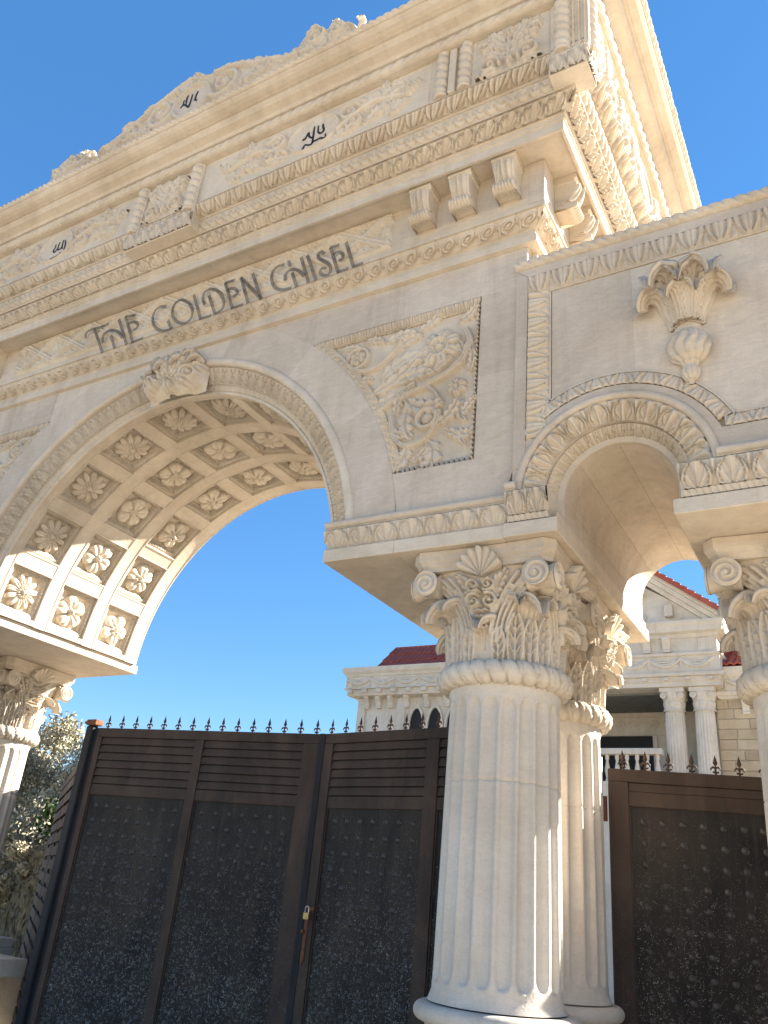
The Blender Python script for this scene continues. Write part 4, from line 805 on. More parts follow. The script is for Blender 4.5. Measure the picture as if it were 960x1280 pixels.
for ch, strokes in LET:
    mb = MB()
    for si, s_ in enumerate(strokes):
        P = np.array(s_); n_ = len(P)
        if n_ > 2:
            t = np.arange(n_); tt = np.linspace(0, n_ - 1, n_ * 5); P = np.stack([np.interp(tt, t, P[:, 0]), np.interp(tt, t, P[:, 1])], 1)
            for _ in range(6): P[1:-1] = (P[:-2] + 2 * P[1:-1] + P[2:]) / 4
        q = len(P); w_ = 0.0160; T = np.gradient(P, axis=0); T /= np.maximum(np.linalg.norm(T, axis=1, keepdims=True), 1e-9); Nn = np.stack([-T[:, 1], T[:, 0]], 1)
        a = P + Nn * w_; b = P - Nn * w_; y = 3.950 - 0.0012 * si
        G = np.stack([np.stack([a[:, 0], np.full(q, y), a[:, 1]], 1), np.stack([b[:, 0], np.full(q, y), b[:, 1]], 1)], 1); mb.grid(G, smooth=False)
    put('letter', mb, M['letter'], sign)

# ================================================================== SIDE ARCH (wing to the right of the big arch)
wing = thing('side_arch', (-0.6, 5.1, -E), 'lower stone wall with small round arch, leaf framed panel and hanging acanthus ornament', 'side arch')
SX, SZ = -1.05, 2.24; WX1 = 0.55
mb = MB(); P = [(-1.545, 2.06), (SX - 0.36, 2.06)] + arcp(SX, SZ, 0.36, 180, 0, 30) + [(SX + 0.36, 2.06), (WX1, 2.06), (WX1, 3.98), (-1.545, 3.98)]
mb.prism(P, 4.27, 6.13)
P2 = [(-1.545, 2.06), (SX - 0.56, 2.06), (SX - 0.56, 2.24)] + arcp(SX, SZ, 0.56, 179, 1, 30) + [(SX + 0.56, 2.24), (SX + 0.56, 2.06), (WX1, 2.06), (WX1, 3.98), (-1.545, 3.98)]
mb.prism(P2, 4.118, 4.269); put('wall_core', mb, M['stone'], wing)
mb = MB(); mb.box(-1.545, WX1 + 0.04, 4.09, 6.17, 3.982, 4.03); put('coping', mb, M['stone'], wing)
mb = MB(); band(mb, run_front(4.085, -1.66, WX1, 0.0, 4.066, 0.0, 3.986, False), 30, 10, 10, f_ropeb, 0.045); 
mb.box(-1.66, WX1, 4.088, 4.12, 3.986, 4.060); put('coping_rope', mb, M['carved'], wing)
# soffit stones
for a, b in ((0.3, 44.7), (45.0, 88.8), (89.1, 134.7), (135.0, 179.7)):
    q = arcp(SX, SZ, 0.330, b, a, 12) + arcp(SX, SZ, 0.358, a, b, 12); mb = MB(); mb.prism(q, 4.262, 6.135, 0.002); put('soffit_stone', mb, M['slab'], wing)
for x0, x1 in ((SX - 0.358, SX - 0.330), (SX + 0.330, SX + 0.358)):
    mb = MB(); mb.box(x0, x1, 4.262, 6.135, 2.062, 2.239, 0.001); put('soffit_stone', mb, M['slab'], wing)
for x0, x1 in ((-1.697, SX - 0.318), (SX + 0.325, WX1 + 0.04)):
    mb = MB(); mb.box(x0, x1, 4.062, 6.262, 1.970, 2.060, 0.004); put('impost_slab', mb, M['stone'], wing)
    xs = SX - 0.318 if x0 < -1 else SX + 0.325
mb = MB(); mb.box(SX - 0.330, SX - 0.324, 4.10, 6.2, 2.062, 2.10); put('soffit_lip', mb, M['stone'], wing)
# archivolt
mb = MB(); band(mb, run_arc(SX, SZ, pi, 0, 0.540, 4.085, 0.432, 4.150), 10, 34, 20, f_acan, 0.040); put('archivolt_leaf_band', mb, M['carved'], wing)
mb = MB(); band(mb, run_arc(SX, SZ, pi, 0, 0.424, 4.165, 0.366, 4.235), 22, 12, 10, f_egg, 0.024); put('archivolt_egg_band', mb, M['carved'], wing)
mb = MB(); roll = [(0.600, 4.10)] + [(0.568 + 0.026 * cos(a), 4.082 - 0.024 * sin(a)) for a in np.linspace(0, pi, 9)] + [(0.540, 4.088)]
sweep_arc(mb, roll, SX, SZ, 0, pi, 60); sweep_arc(mb, [(0.432, 4.152), (0.430, 4.138), (0.424, 4.138), (0.424, 4.168)], SX, SZ, 0, pi, 60, False)
sweep_arc(mb, [(0.366, 4.236), (0.366, 4.222), (0.334, 4.228), (0.330, 4.236), (0.330, 4.264)], SX, SZ, 0, pi, 60, False)
for sg in (-1, 1):    # stilted legs of the same moulding
    for (r0, y0_, r1, y1_) in ((0.366, 4.236, 0.366, 4.222), (0.366, 4.222, 0.334, 4.228), (0.334, 4.228, 0.330, 4.236), (0.330, 4.236, 0.330, 4.264)):
        mb.add([(SX + sg * r0, y0_, SZ), (SX + sg * r1, y1_, SZ), (SX + sg * r1, y1_, 2.06), (SX + sg * r0, y0_, 2.06)], [(0, 1, 2, 3)])
put('archivolt_roll', mb, M['stone'], wing)
mb = MB(); 
for sg in (-1, 1):
    def pos(S_, V, sg=sg): r = 0.424 - 0.058 * V; y = 4.165 + 0.07 * V; z = SZ - (SZ - 2.262) * 0 - 0.18 * S_; return np.stack([SX + sg * r, y, z], -1), np.stack([-0.77 * sg + 0 * r, -0.64 + 0 * r, 0 * r], -1)
    band(mb, pos, 3, 12, 10, f_egg, 0.024)
put('archivolt_egg_band', mb, M['carved'], wing)
for sg in (-1, 1):
    a_, b_ = sorted((SX + sg * 0.432, SX + sg * 0.56)); mb = MB(); mb.box(a_, b_, 4.125, 4.27, 2.06, 2.2385); put('ring_leg', mb, M['stone'], wing)
# smooth ring and fascia
q = arcp(SX, SZ, 0.642, 173, math.degrees(math.asin((2.462 - SZ) / 0.642)), 40) + [(WX1, 2.462), (WX1, 2.30), (SX + 0.590, 2.30)] + arcp(SX, SZ, 0.593, 6, 174, 40) + [(-1.655, 2.31), (-1.655, 2.42)]
ar = sum(q[j][0] * q[(j + 1) % len(q)][1] - q[(j + 1) % len(q)][0] * q[j][1] for j in range(len(q)))
mb = MB(); mb.prism(q if ar > 0 else q[::-1], 4.083, 4.13); put('smooth_ring', mb, M['slab'], wing)
# frame strips
mb = MB(); mb.prism([(-1.655, 2.424), (-1.574, 2.424), (-1.574, 3.912), (-1.655, 3.984)], 4.078, 4.13, 0.002); put('frame_strip', mb, M['slab'], wing)
mb = MB(); mb.prism([(-1.572, 3.914), (WX1, 3.914), (WX1, 3.984), (-1.652, 3.984)], 4.078, 4.13, 0.002); put('frame_strip', mb, M['slab'], wing)
for k in range(1):
    mb = MB(); band(mb, run_front(4.096, -1.572, WX1, 0.014, 3.908, 0.0, 3.762, False), 13, 26, 16, f_egg, 0.032)
    def vp(S_, V): x = -1.568 + 0.140 * V; z = 3.76 + (2.62 - 3.76) * S_; return np.stack([x, 4.082 + 0.014 * V, z], -1), np.stack([0 * x, 0 * x - 1, 0 * x], -1)
    band(mb, vp, 7, 26, 16, f_egg, 0.032)
    aR = math.degrees(math.asin((2.53 - SZ) / 0.69))
    band(mb, run_arc(SX, SZ, radians(142), radians(aR), 0.728, 4.096, 0.646, 4.086), 9, 24, 14, lambda U, V: f_egg(U, 1 - V), 0.024)
    band(mb, run_front(4.096, -0.43, WX1, 0.0, 2.540, 0.010, 2.466, False), 7, 22, 12, lambda U, V: f_egg(U, 1 - V), 0.022)
    put('leaf_frame', mb, M['carved'], wing)
# thin bead inside the frame
mb = MB(); mb.box(-1.425, WX1, 4.088, 4.12, 3.752, 3.763, 0.002); mb.box(-1.426, -1.415, 4.088, 4.12, 2.86, 3.752, 0.002)
sweep_arc(mb, [(0.742, 4.11), (0.742, 4.088), (0.730, 4.088), (0.730, 4.11)], SX, SZ, radians(24), radians(143), 50, False); mb.box(-0.37, WX1, 4.088, 4.12, 2.541, 2.552, 0.002); put('bead_line', mb, M['stone'], wing)
xs = [-1.414, -0.888, -0.374, 0.16, WX1]
for a, b in zip(xs[:-1], xs[1:]):
    a += 0.0025; b -= 0.0025; low = []
    for x in np.linspace(a, b, 16):
        z = 2.553
        if abs(x - SX) < 0.744: z = max(z, SZ + sqrt(0.744 ** 2 - (x - SX) ** 2))
        low.append((x, z))
    if b < WX1 - 0.1: mortar(wing, (b + 0.0025, 2.56 if abs(b - SX) > 0.74 else SZ + sqrt(0.744 ** 2 - (b - SX) ** 2)), (b + 0.0025, 3.75), 4.1000)
    mb = MB(); mb.prism(low + [(b, 3.750), (a, 3.750)], 4.0985 + random.uniform(-0.0006, 0.0006), 4.13, 0.0015); put('panel_slab', mb, M['slab'], wing)
def impost_w(x0, x1, rx0, rx1, n):
    y0 = 4.085; mb = MB(); band(mb, run_front(y0, x0, x1, 0.052, 2.252, 0.018, 2.106, False), n, 28, 20, f_acan, 0.038)
    band(mb, run_front(y0, x0, x1, 0.024, 2.100, 0.020, 2.064, False), round((x1 - x0) / 0.035), 8, 7, f_tooth, 0.012)
    for x in (x0, x1): mb.add([(x, y0 - 0.052, 2.256), (x, y0 - 0.018, 2.106), (x, y0 - 0.018, 2.062), (x, 4.24, 2.062), (x, 4.24, 2.256)], [(0, 1, 2, 3, 4)])
    mb.add([(x0, y0 - 0.052, 2.256), (x1, y0 - 0.052, 2.256), (x1, 4.24, 2.256), (x0, 4.24, 2.256)], [(0, 1, 2, 3)]); put('acanthus_band', mb, M['carved'], wing)
    mb = MB(); pr = [(-0.03, 2.258), (0.052, 2.258), (0.056, 2.264)] + [(0.036 + 0.034 * sin(a), 2.294 - 0.029 * cos(a)) for a in np.linspace(0.1, pi, 9)] + [(-0.03, 2.325)]
    run_poly(mb, pr, rx0, rx1, y0); put('impost_roll', mb, M['stone'], wing)
impost_w(-1.672, SX - 0.368, -1.680, -1.612, 2); impost_w(SX + 0.368, WX1, SX + 0.568, WX1, 7)
# hanging ornament
px_ = -0.580
mb = MB(); prof = [(0.055, 3.115), (0.075, 3.14), (0.078, 3.19), (0.085, 3.21), (0.105, 3.25), (0.135, 3.31), (0.158, 3.38), (0.175, 3.45), (0.190, 3.51), (0.200, 3.55), (0.205, 3.58), (0.18, 3.60), (0.05, 3.605)]
z = np.array([p[1] for p in prof]); r = np.array([p[0] for p in prof]); tt = np.linspace(0, 1, 60); c_ = np.linspace(0, 1, len(prof)); rz = np.interp(tt, c_, r); zz = np.interp(tt, c_, z); A = np.linspace(0, 2 * pi, 120, endpoint=False)
G = np.zeros((60, 120, 3))
for i in range(60):
    v = (zz[i] - 3.2) / 0.42; rr = rz[i] + (0.014 * np.abs(np.cos(A * 6 + 2.5 * v * np.sin(A * 3))) ** 0.7 if v > 0 else 0); G[i] = np.stack([px_ + rr * np.cos(A) * 1.0, 4.10 + rr * np.sin(A) * 0.62, np.full(120, zz[i])], -1)
mb.grid(G, cv=True); hang = put('hanging_ornament', mb, M['carved'], wing)
for (dx, dy, dz, wd, ht, lean, rz_, pj) in ((-0.085, 0.03, 3.18, 0.22, 0.30, 0.20, -1.2, 0.75), (0.085, 0.03, 3.18, 0.22, 0.30, 0.20, 1.2, 0.75), (-0.060, -0.02, 3.19, 0.23, 0.38, 0.16, -0.6, 0.62), (0.065, -0.02, 3.19, 0.23, 0.38, 0.16, 0.6, 0.62), (0.0, -0.05, 3.20, 0.19, 0.33, 0.10, 0.0, 0.60), (-0.03, -0.05, 3.19, 0.15, 0.22, 0.25, -0.4, 0.6), (0.04, -0.05, 3.19, 0.15, 0.22, 0.25, 0.4, 0.6)):
    me = curl_leaf(wd, ht, pj, lobes=6, ribs=7, flare=1.3).mesh('leaf'); inst('leaf', me, M['carved'], hang, (px_ + dx, 4.06 + dy, dz), (lean, 0, rz_))
mb = MB(); prof = [(0.02, 2.90), (0.05, 2.915), (0.09, 2.95), (0.108, 3.0), (0.110, 3.04), (0.095, 3.09), (0.07, 3.12), (0.05, 3.13)]
z = np.array([p[1] for p in prof]); r = np.array([p[0] for p in prof]); rz = np.interp(tt, np.linspace(0, 1, 8), r); zz = np.interp(tt, np.linspace(0, 1, 8), z)
for i in range(60):
    rr = rz[i] * (0.92 + 0.24 * np.abs(np.cos(A * 5.0 + 0.9 * sin(zz[i] * 30))) ** 0.8); G[i] = np.stack([px_ + rr * np.cos(A), 4.075 + rr * np.sin(A) * 0.8, np.full(120, zz[i])], -1)
mb.grid(G.copy(), cv=True); put('bulb', mb, M['carved'], hang)
mb = MB(); prof = [(0.006, 2.770), (0.014, 2.780), (0.012, 2.792), (0.030, 2.80), (0.046, 2.83), (0.048, 2.86), (0.036, 2.895), (0.055, 2.91), (0.03, 2.925)]
z = np.array([p[1] for p in prof]); r = np.array([p[0] for p in prof]); rz = np.interp(tt, np.linspace(0, 1, 9), r); zz = np.interp(tt, np.linspace(0, 1, 9), z)
for i in range(60):
    rr = rz[i] * (0.92 + 0.22 * np.abs(np.cos(A * 4 + 12 * (zz[i] - 2.8))) ** 0.8); G[i] = np.stack([px_ + rr * np.cos(A), 4.075 + rr * np.sin(A) * 0.9, np.full(120, zz[i])], -1)
mb.grid(G.copy(), cv=True); put('bud', mb, M['carved'], hang)

# ================================================================== COLUMNS
def lm(mb, name, mat): me = mb.mesh(name, (0, 0, -E)); me.materials.append(M[mat]); return me
def shaft_mesh():
    nf, per = 20, 12; a = np.linspace(0, 2 * pi, nf * per, endpoint=False); ph = np.abs(((a * nf / (2 * pi)) % 1) - 0.5) * 2
    fl = np.where(ph < 0.72, np.sqrt(np.clip(1 - (ph / 0.72) ** 2, 0, 1)) ** 0.55, 0)
    zs = list(np.linspace(-0.375, -0.30, 4)) + list(np.linspace(-0.29, -0.24, 7)) + list(np.linspace(-0.15, 0.64, 8)) + [0.650, 0.653, 0.657, 0.660] + list(np.linspace(0.68, 1.02, 4)) + list(np.linspace(1.035, 1.085, 8)) + [1.10, 1.128, 1.15, 1.20]
    P = []
    for z in zs:
        r = 0.343 - 0.018 * (z + 0.375) / 1.525; 
        if z < -0.33: r += 0.020 * ((-0.33 - z) / 0.045)
        if z > 1.12: r += 0.008
        if 0.652 < z < 0.658: r -= 0.005
        k = 1.0
        if z < -0.24: u = (z + 0.29) / 0.05; k = None if False else max(0, min(1, u))
        if z > 1.035: u = (1.085 - z) / 0.05; k = max(0, min(1, u))
        if k < 1: w_ = 0.72 * sqrt(max(1e-6, 1 - (1 - k) ** 2)); f = np.where(ph < w_, np.sqrt(np.clip(1 - (ph / max(w_, 1e-3)) ** 2, 0, 1)) ** 0.7, 0) * (k ** 0.3 if k > 0 else 0)
        else: f = fl
        rr = r - 0.027 * f; P.append(np.stack([rr * np.cos(a), rr * np.sin(a), 0 * a + z], -1))
    mb = MB(); mb.grid(np.array(P), cv=True, smooth=True); return mb
def neck_mesh():
    a = np.linspace(0, 2 * pi, 300, endpoint=False); b = np.linspace(0, 2 * pi, 20, endpoint=False); A_, B_ = np.meshgrid(a, b, indexing='ij')
    ph = (A_ * 26 / (2 * pi) + B_ / (2 * pi) * 0.9) % 1; rr = 0.070 * (0.66 + 0.36 * np.sin(pi * ph) ** 0.7); bead = 0.020 * np.exp(-((ph - 0.08) / 0.08) ** 2)
    R = 0.340 + (rr + bead) * np.cos(B_); P = np.stack([R * np.cos(A_), R * np.sin(A_), 1.222 + (rr + bead) * 1.02 * np.sin(B_)], -1); mb = MB(); mb.grid(P, cu=True, cv=True); return mb
def bell_mesh():
    c = Cv(-0.30, 0.30, 0, 0.60, 0.0062); h = 0.052; random.seed(4)
    for sg in (-1, 1):
        A = lambda a: a if sg > 0 else pi - a
        x = lambda d: sg * d
        for xc_, hh_, wd_ in ((0.098, 0.215, 0.040), (0.205, 0.30, 0.050), (0.295, 0.27, 0.040)):      # upright leaves: outline, midrib, inner ribs
            for q in (-1, 1): c.stroke([(x(xc_ + q * wd_ * 0.75), 0.0), (x(xc_ + q * wd_), hh_ * 0.4), (x(xc_ + q * wd_ * 0.95), hh_ * 0.75), (x(xc_ + q * wd_ * 0.25), hh_)], 0.0085, 0.0110, h * 0.95)
            c.stroke([(x(xc_), 0.0), (x(xc_), hh_ * 0.95)], 0.0085, 0.0065, h * 0.85)
            for q in (-1, 1):
                for b_ in (0.15, 0.40, 0.62): c.stroke([(x(xc_), hh_ * b_), (x(xc_ + q * wd_ * 0.45), hh_ * (b_ + 0.16)), (x(xc_ + q * wd_ * 0.75), hh_ * (b_ + 0.24))], 0.0055, 0.0085, h * 0.62)
        for i, (d0, d1) in enumerate(((0.055, 0.17), (0.085, 0.215), (0.115, 0.25), (0.145, 0.285))):      # stalks fanning to the volutes
            c.stroke([(x(d0), 0.10 + 0.03 * i), (x(d0 + 0.005), 0.26), (x((d0 + d1) / 2), 0.40), (x(d1), 0.50), (x(d1 + 0.03), 0.545)], 0.011, 0.016, h * 0.9)
        c.leaf(c.curve((x(0.12), 0.34), A(1.25), 0.22, -sg * 0.9, 9), 0.05, h * 1.1, 5, 0.5)
        c.leaf(c.curve((x(0.07), 0.38), A(1.45), 0.20, -sg * 0.5, 9), 0.04, h * 1.1, 5, 0.5)
        c.stroke([(x(0.062), 0.20), (x(0.075), 0.30), (x(0.072), 0.42), (x(0.085), 0.52)], 0.010, 0.014, h * 1.2)
        c.spiral(x(0.042), 0.470, 0.038, A(4.0), 1.6, sg, 0.011, h * 1.7); c.spiral(x(0.046), 0.370, 0.044, A(2.0), 1.5, -sg, 0.012, h * 1.7)
        c.stroke([(x(0.058), 0.33), (x(0.058), 0.25), (x(0.050), 0.17)], 0.009, 0.008, h * 1.4)
    for i in range(3):
        for j in range(3): c.dome((i - 1) * 0.030, 0.215 + j * 0.032, 0.018, h * 1.35)
    c.stroke([(-0.045, 0.31), (-0.02, 0.325), (0, 0.31), (0.02, 0.325), (0.045, 0.31)], 0.008, 0.008, h * 1.3)
    U, V, H = c.X / 0.30 * (pi / 4), c.Z / 0.60, c.H; mb = MB()
    for q in range(4):
        a = U + q * pi / 2 - pi / 2; R = 0.318 + 0.02 * V + 0.075 * V ** 3; sq = 1 / np.maximum(np.abs(np.cos(U)), 0.7071); R = R * (1 + (sq - 1) * V ** 2 * 0.55) + H
        mb.grid(np.stack([R * np.cos(a), R * np.sin(a), 1.275 + 0.575 * V], -1), smooth=True)
    return mb
col_t = thing('fluted_column', (-1.87, 4.58, -E), 'large fluted stone column with a leafy capital nearest the middle of the picture', 'column', 'fluted columns under the gateway')
column_meshes = {}
link('shaft', lm(shaft_mesh(), 'shaft', 'column'), None, col_t); link('neck_ring', lm(neck_mesh(), 'neck_ring', 'carved'), None, col_t)
cap = link('capital', lm(bell_mesh(), 'capital', 'carved'), None, col_t)
mb = MB(); tor = [(0.30, -0.38), (0.36, -0.382)] + [(0.385 + 0.047 * sin(t), -0.425 + 0.043 * cos(t)) for t in np.linspace(0, pi, 12)] + [(0.375, -0.475), (0.362, -0.50), (0.37, -0.53), (0.395, -0.54)] + [(0.415 + 0.050 * sin(t), -0.585 + 0.045 * cos(t)) for t in np.linspace(0, pi, 12)] + [(0.3, -0.632)]
mb.lathe([(r, z) for r, z in tor][::-1], 72); mb.box(-0.475, 0.475, -0.475, 0.475, -0.72, -0.630, 0.006); link('base', lm(mb, 'base', 'column'), None, col_t)
mb = MB(); mb.box(-0.44, 0.44, -0.44, 0.44, -1.60, -0.80, 0.005); mb.box(-0.49, 0.49, -0.49, 0.49, -0.80, -0.722, 0.01); mb.box(-0.49, 0.49, -0.49, 0.49, -1.60, -1.45, 0.012); link('pedestal', lm(mb, 'pedestal', 'stone'), None, col_t)
# abacus with concave faces and cut corners
mb = MB(); out = []
for q in range(4):
    for s_ in np.linspace(-1, 1, 13):
        x = s_ * 0.405; y = -(0.462 - 0.020 * (1 - s_ * s_)); c_, n_ = cos(q * pi / 2), sin(q * pi / 2); out.append((x * c_ - y * n_, x * n_ + y * c_))
rings = []
for k, z in ((0.93, 1.840), (0.94, 1.862), (0.965, 1.875), (0.965, 1.885), (1.0, 1.905), (1.0, 1.966)): rings.append([(x * k, y * k, z) for x, y in out])
mb.grid(np.array(rings), cv=True, smooth=False); mb.add(rings[0], [tuple(reversed(range(len(out))))]); mb.add(rings[-1], [tuple(range(len(out)))]); link('abacus', lm(mb, 'abacus', 'stone'), None, col_t)
vol = {s_: spiral_disc(0.082, 0.17, 2.3, 0.020, 26, 60, s_).mesh('volute') for s_ in (1, -1)}
for v in vol.values(): v.materials.append(M['carved'])
lipA = curl_leaf(0.20, 0.17, 1.2, lobes=4, ribs=7, thick=0.014).mesh('leaf'); lipA.materials.append(M['carved'])
lipB = curl_leaf(0.24, 0.34, 0.9, lobes=6, ribs=7, thick=0.014).mesh('leaf'); lipB.materials.append(M['carved'])
def shell_mesh():
    mb = MB(); th = np.linspace(-1.25, 1.25, 85); r = np.linspace(0.0, 1, 16); T, R = np.meshgrid(th, r, indexing='ij')
    lob = np.abs(np.cos(T / 2.5 * pi * 7)); H = (0.012 + 0.030 * lob ** 0.8) * (0.3 + 0.7 * R); Rm = 0.170 * (0.90 + 0.10 * lob) * (1 - 0.10 * np.abs(T))
    P = np.stack([Rm * R * np.sin(T), -H - 0.030 * R ** 2, Rm * R * np.cos(T)], -1); B = P.copy(); B[..., 1] = 0.05; mb.grid(np.concatenate([P, B[:, ::-1]], 1), smooth=True); mb.add([tuple(p) for p in P[0]] + [tuple(p) for p in B[0, ::-1]], [tuple(range(32))]); mb.add([tuple(p) for p in P[-1]] + [tuple(p) for p in B[-1, ::-1]], [tuple(reversed(range(32)))]); return mb
shm = shell_mesh().mesh('shell'); shm.materials.append(M['carved'])
for q in range(4):
    a = q * pi / 2; R_ = lambda x, y: (x * cos(a) - y * sin(a), x * sin(a) + y * cos(a))
    for sg in (-1, 1):
        x, y = R_(sg * 0.352, -0.450); link('volute', vol[sg], None, cap, (x, y, 1.758 + E), (0, 0, a))
    x, y = R_(0, -0.425); link('shell', shm, None, cap, (x, y, 1.782 + E), (0.0, 0, a))
    x, y = R_(0, -0.318); link('leaf', lipA, None, cap, (x, y, 1.352 + E), (0, 0, a))
    d = 0.325 * sqrt(0.5) * 1.0; x, y = R_(0.232, -0.232); link('leaf', lipB, None, cap, (x, y, 1.330 + E), (0, 0, a + pi / 4))
    for sg in (-1, 1): x, y = R_(sg * 0.185, -0.285); l = link('leaf', lipA, None, cap, (x, y, 1.500 + E), (0, 0, a + sg * 0.45)); l.scale = (0.8, 1.0, 0.9)
for ch in col_t.children:        # lower the base line of every column a little
    n_ = ch.name.split('.')[0]
    if n_ == 'shaft': ch.scale = (1, 1, 1.0525); ch.location = (0, 0, (1 - 1.0525) * (1.15 + E))
    elif n_ in ('base', 'pedestal'): ch.location = (0, 0, -0.08)
for x, y, lab in ((-1.90, 5.52, 'fluted stone column just behind the large front column, half hidden by it'), (-8.27, 5.78, 'sunlit fluted column under the far left foot of the big arch'), (-8.27, 4.58, 'fluted column at the far left front corner, beyond the left picture edge'),
                  (-0.19, 4.88, 'fluted column with a spiral capital at the right edge of the picture'), (0.25, 5.80, 'fluted column behind the one at the right edge of the picture')):
    c = copy_tree(col_t); c.location = (x, y, 0); c['label'] = lab
    if x < -50:        # the ground falls to the left: longer shafts on lower bases
        for ch in c.children:
            n_ = ch.name.split('.')[0]
            if n_ == 'shaft': ch.scale = (1, 1, 1.059); ch.location = (0, 0, (1 - 1.059) * (1.15 + E))
            elif n_ in ('base', 'pedestal'): ch.location = (0, 0, -0.09)
mb = MB(); mb.box(-9.6, -7.45, 5.36, 6.30, -E, -0.945, 0.004); run_poly(mb, [(-0.5, -0.945), (0.02, -0.945), (0.03, -0.925)] + [(0.035 + 0.045 * sin(a), -0.862 - 0.055 * cos(a)) for a in np.linspace(0, pi, 9)] + [(-0.5, -0.806)], -9.6, -6.975, 5.30)
put('pier_pedestal', mb, M['stone'], arch)
# ================================================================== GATES
def fbox(x0, x1, z0, z1, y0=-0.03, y1=0.03): mb = MB(); mb.box(x0, x1, y0, y1, z0, z1, 0.004); return mb
def gput(name, mb, mat, par, **kw): me = mb.mesh(name); me.materials.append(M[mat]); return link(name, me, None, par, (0, 0, 0), None, **kw)
def spear():
    mb = MB(); mb.tube([(0, 0, -0.005), (0, 0, 0.055)], 0.008, 6)
    V = [(0, 0, 0.135), (0.016, 0, 0.078), (0, 0.008, 0.078), (-0.016, 0, 0.078), (0, -0.008, 0.078), (0, 0, 0.050)]
    mb.add(V, [(0, 2, 1), (0, 3, 2), (0, 4, 3), (0, 1, 4), (5, 1, 2), (5, 2, 3), (5, 3, 4), (5, 4, 1)])
    for sg in (-1, 1): mb.tube([(0, 0, 0.046), (sg * 0.018, 0, 0.052), (sg * 0.030, 0, 0.040), (sg * 0.030, 0, 0.028)], (0.008, 0.008, 0.006, 0.003), 5)
    mb.tube([(-0.020, 0, 0.018), (0.020, 0, 0.018)], 0.007, 5); me = mb.mesh('spear_point'); me.materials.append(M['spike']); return me
SPEAR = spear()
def rivets(x0, x1, z0, z1, nx, nz, y, seed):
    r_ = random.Random(seed); mb = MB()
    for i in range(nx):
        for j in range(nz):
            x = x0 + (x1 - x0) * (i + 0.5) / nx + r_.uniform(-.004, .004); z = z0 + (z1 - z0) * (j + 0.5) / nz + r_.uniform(-.004, .004); R = 0.0215 * r_.uniform(0.85, 1.1)
            a = np.linspace(0, 2 * pi, 9, endpoint=False); P = np.array([[(x + R * cos(t) * k, y - h * R, z + R * sin(t) * k) for t in a] for k, h in ((1.15, 0), (0.85, 0.32), (0.45, 0.58), (0.05, 0.66))]); mb.grid(P, cv=True)
    return mb
def louvres(par, x0, x1, z0, z1, n, mat='frame'):
    for i in range(n):
        zc = z0 + (z1 - z0) * (i + 0.5) / n; hh = (z1 - z0) / n; V = [(x0, -0.026, zc - hh * 0.40), (x0, -0.012, zc + hh * 0.46), (x0, 0.004, zc + hh * 0.46), (x0, -0.010, zc - hh * 0.40)]; V += [(x1, a, b) for _, a, b in V]
        mb = MB(); mb.add(V, [(0, 1, 2, 3), (7, 6, 5, 4), (0, 4, 5, 1), (1, 5, 6, 2), (2, 6, 7, 3), (3, 7, 4, 0)]); gput('louvre_slat', mb, mat, par)
def gate_leaf(t, L, H, cols, seed, lou=True, spikes=(0.10, 0.165), zl=None):
    zt = H; zl = zl or (H - 0.56); first = True
    gput('top_rail', fbox(0, L, zt - 0.085, zt), 'frame', t); gput('bottom_rail', fbox(0, L, 0.06, 0.20), 'frame', t)
    gput('lock_rail', fbox(cols[0][0], cols[-1][1], zl - 0.055, zl + 0.040, -0.024, 0.028), 'frame', t)
    edges = [0] + [v for c in cols for v in c] + [L]
    for a, b in zip(edges[0::2], edges[1::2]): gput('stile', fbox(a, b, 0.06, zt - 0.086, -0.034, 0.032), 'frame', t)
    for i, (a, b) in enumerate(cols):
        if lou: louvres(t, a + 0.001, b - 0.001, zl + 0.041, zt - 0.086, 6); gput('backing_sheet', fbox(a, b, zl, zt - 0.08, 0.006, 0.010), 'sheet', t)
        else: gput('upper_rail', fbox(a, b, zl + 0.041, zt - 0.087, -0.020, 0.02), 'frame', t)
        gput('sheet_panel', fbox(a, b, 0.20, zl - 0.05, -0.008, 0.006), 'sheet', t)
        gput('inner_bead', fbox(a, a + 0.012, 0.20, zl - 0.056, -0.022, -0.006), 'frame', t); gput('inner_bead', fbox(b - 0.012, b, 0.20, zl - 0.056, -0.022, -0.006), 'frame', t)
        nx = max(2, round((b - a) / 0.135)); nz = round((zl - 0.3) / 0.125); gput('rivets', rivets(a + 0.03, b - 0.03, 0.22, zl - 0.09, nx, nz, -0.008, seed + i), 'rivet', t, kind='stuff')
    x = spikes[0]
    while x < L - 0.03: link('spear_point', SPEAR, None, t, (x, 0, zt)); x += spikes[1]
A = np.array([-6.50, 5.605]); B = np.array([-4.145, 6.02]); ang = atan2(*(B - A)[::-1])
t1 = thing('gate_leaf', (A[0], A[1], -E), 'wide left leaf of the dark riveted metal gate, two panels under louvres', 'gate', 'leaves of the dark metal gate', ang)
gate_leaf(t1, 2.39, 2.84, [(0.06, 1.12), (1.21, 2.22)], 1, True, (0.08, 0.160))
A = np.array([-4.125, 6.02]); B = np.array([-2.20, 5.712]); ang = atan2(*(B - A)[::-1])
t2 = thing('gate_leaf', (A[0], A[1], -E), 'middle gate leaf whose hinge side is hidden behind the large column', 'gate', 'leaves of the dark metal gate', ang)
gate_leaf(t2, 1.95, 2.84, [(0.13, 1.13), (1.25, 1.87)], 5, True, (0.07, 0.163))
A = np.array([-1.60, 5.83]); B = np.array([-0.69, 6.12]); ang = atan2(*(B - A)[::-1])
t3 = thing('side_gate', (A[0], A[1], -E), 'lower dark metal gate at the right, spattered sheet with streaks and rivets, no louvres', 'gate', None, ang)
gate_leaf(t3, 1.90, 2.545, [(0.13, 1.82)], 9, False, (0.10, 0.152), 2.36)
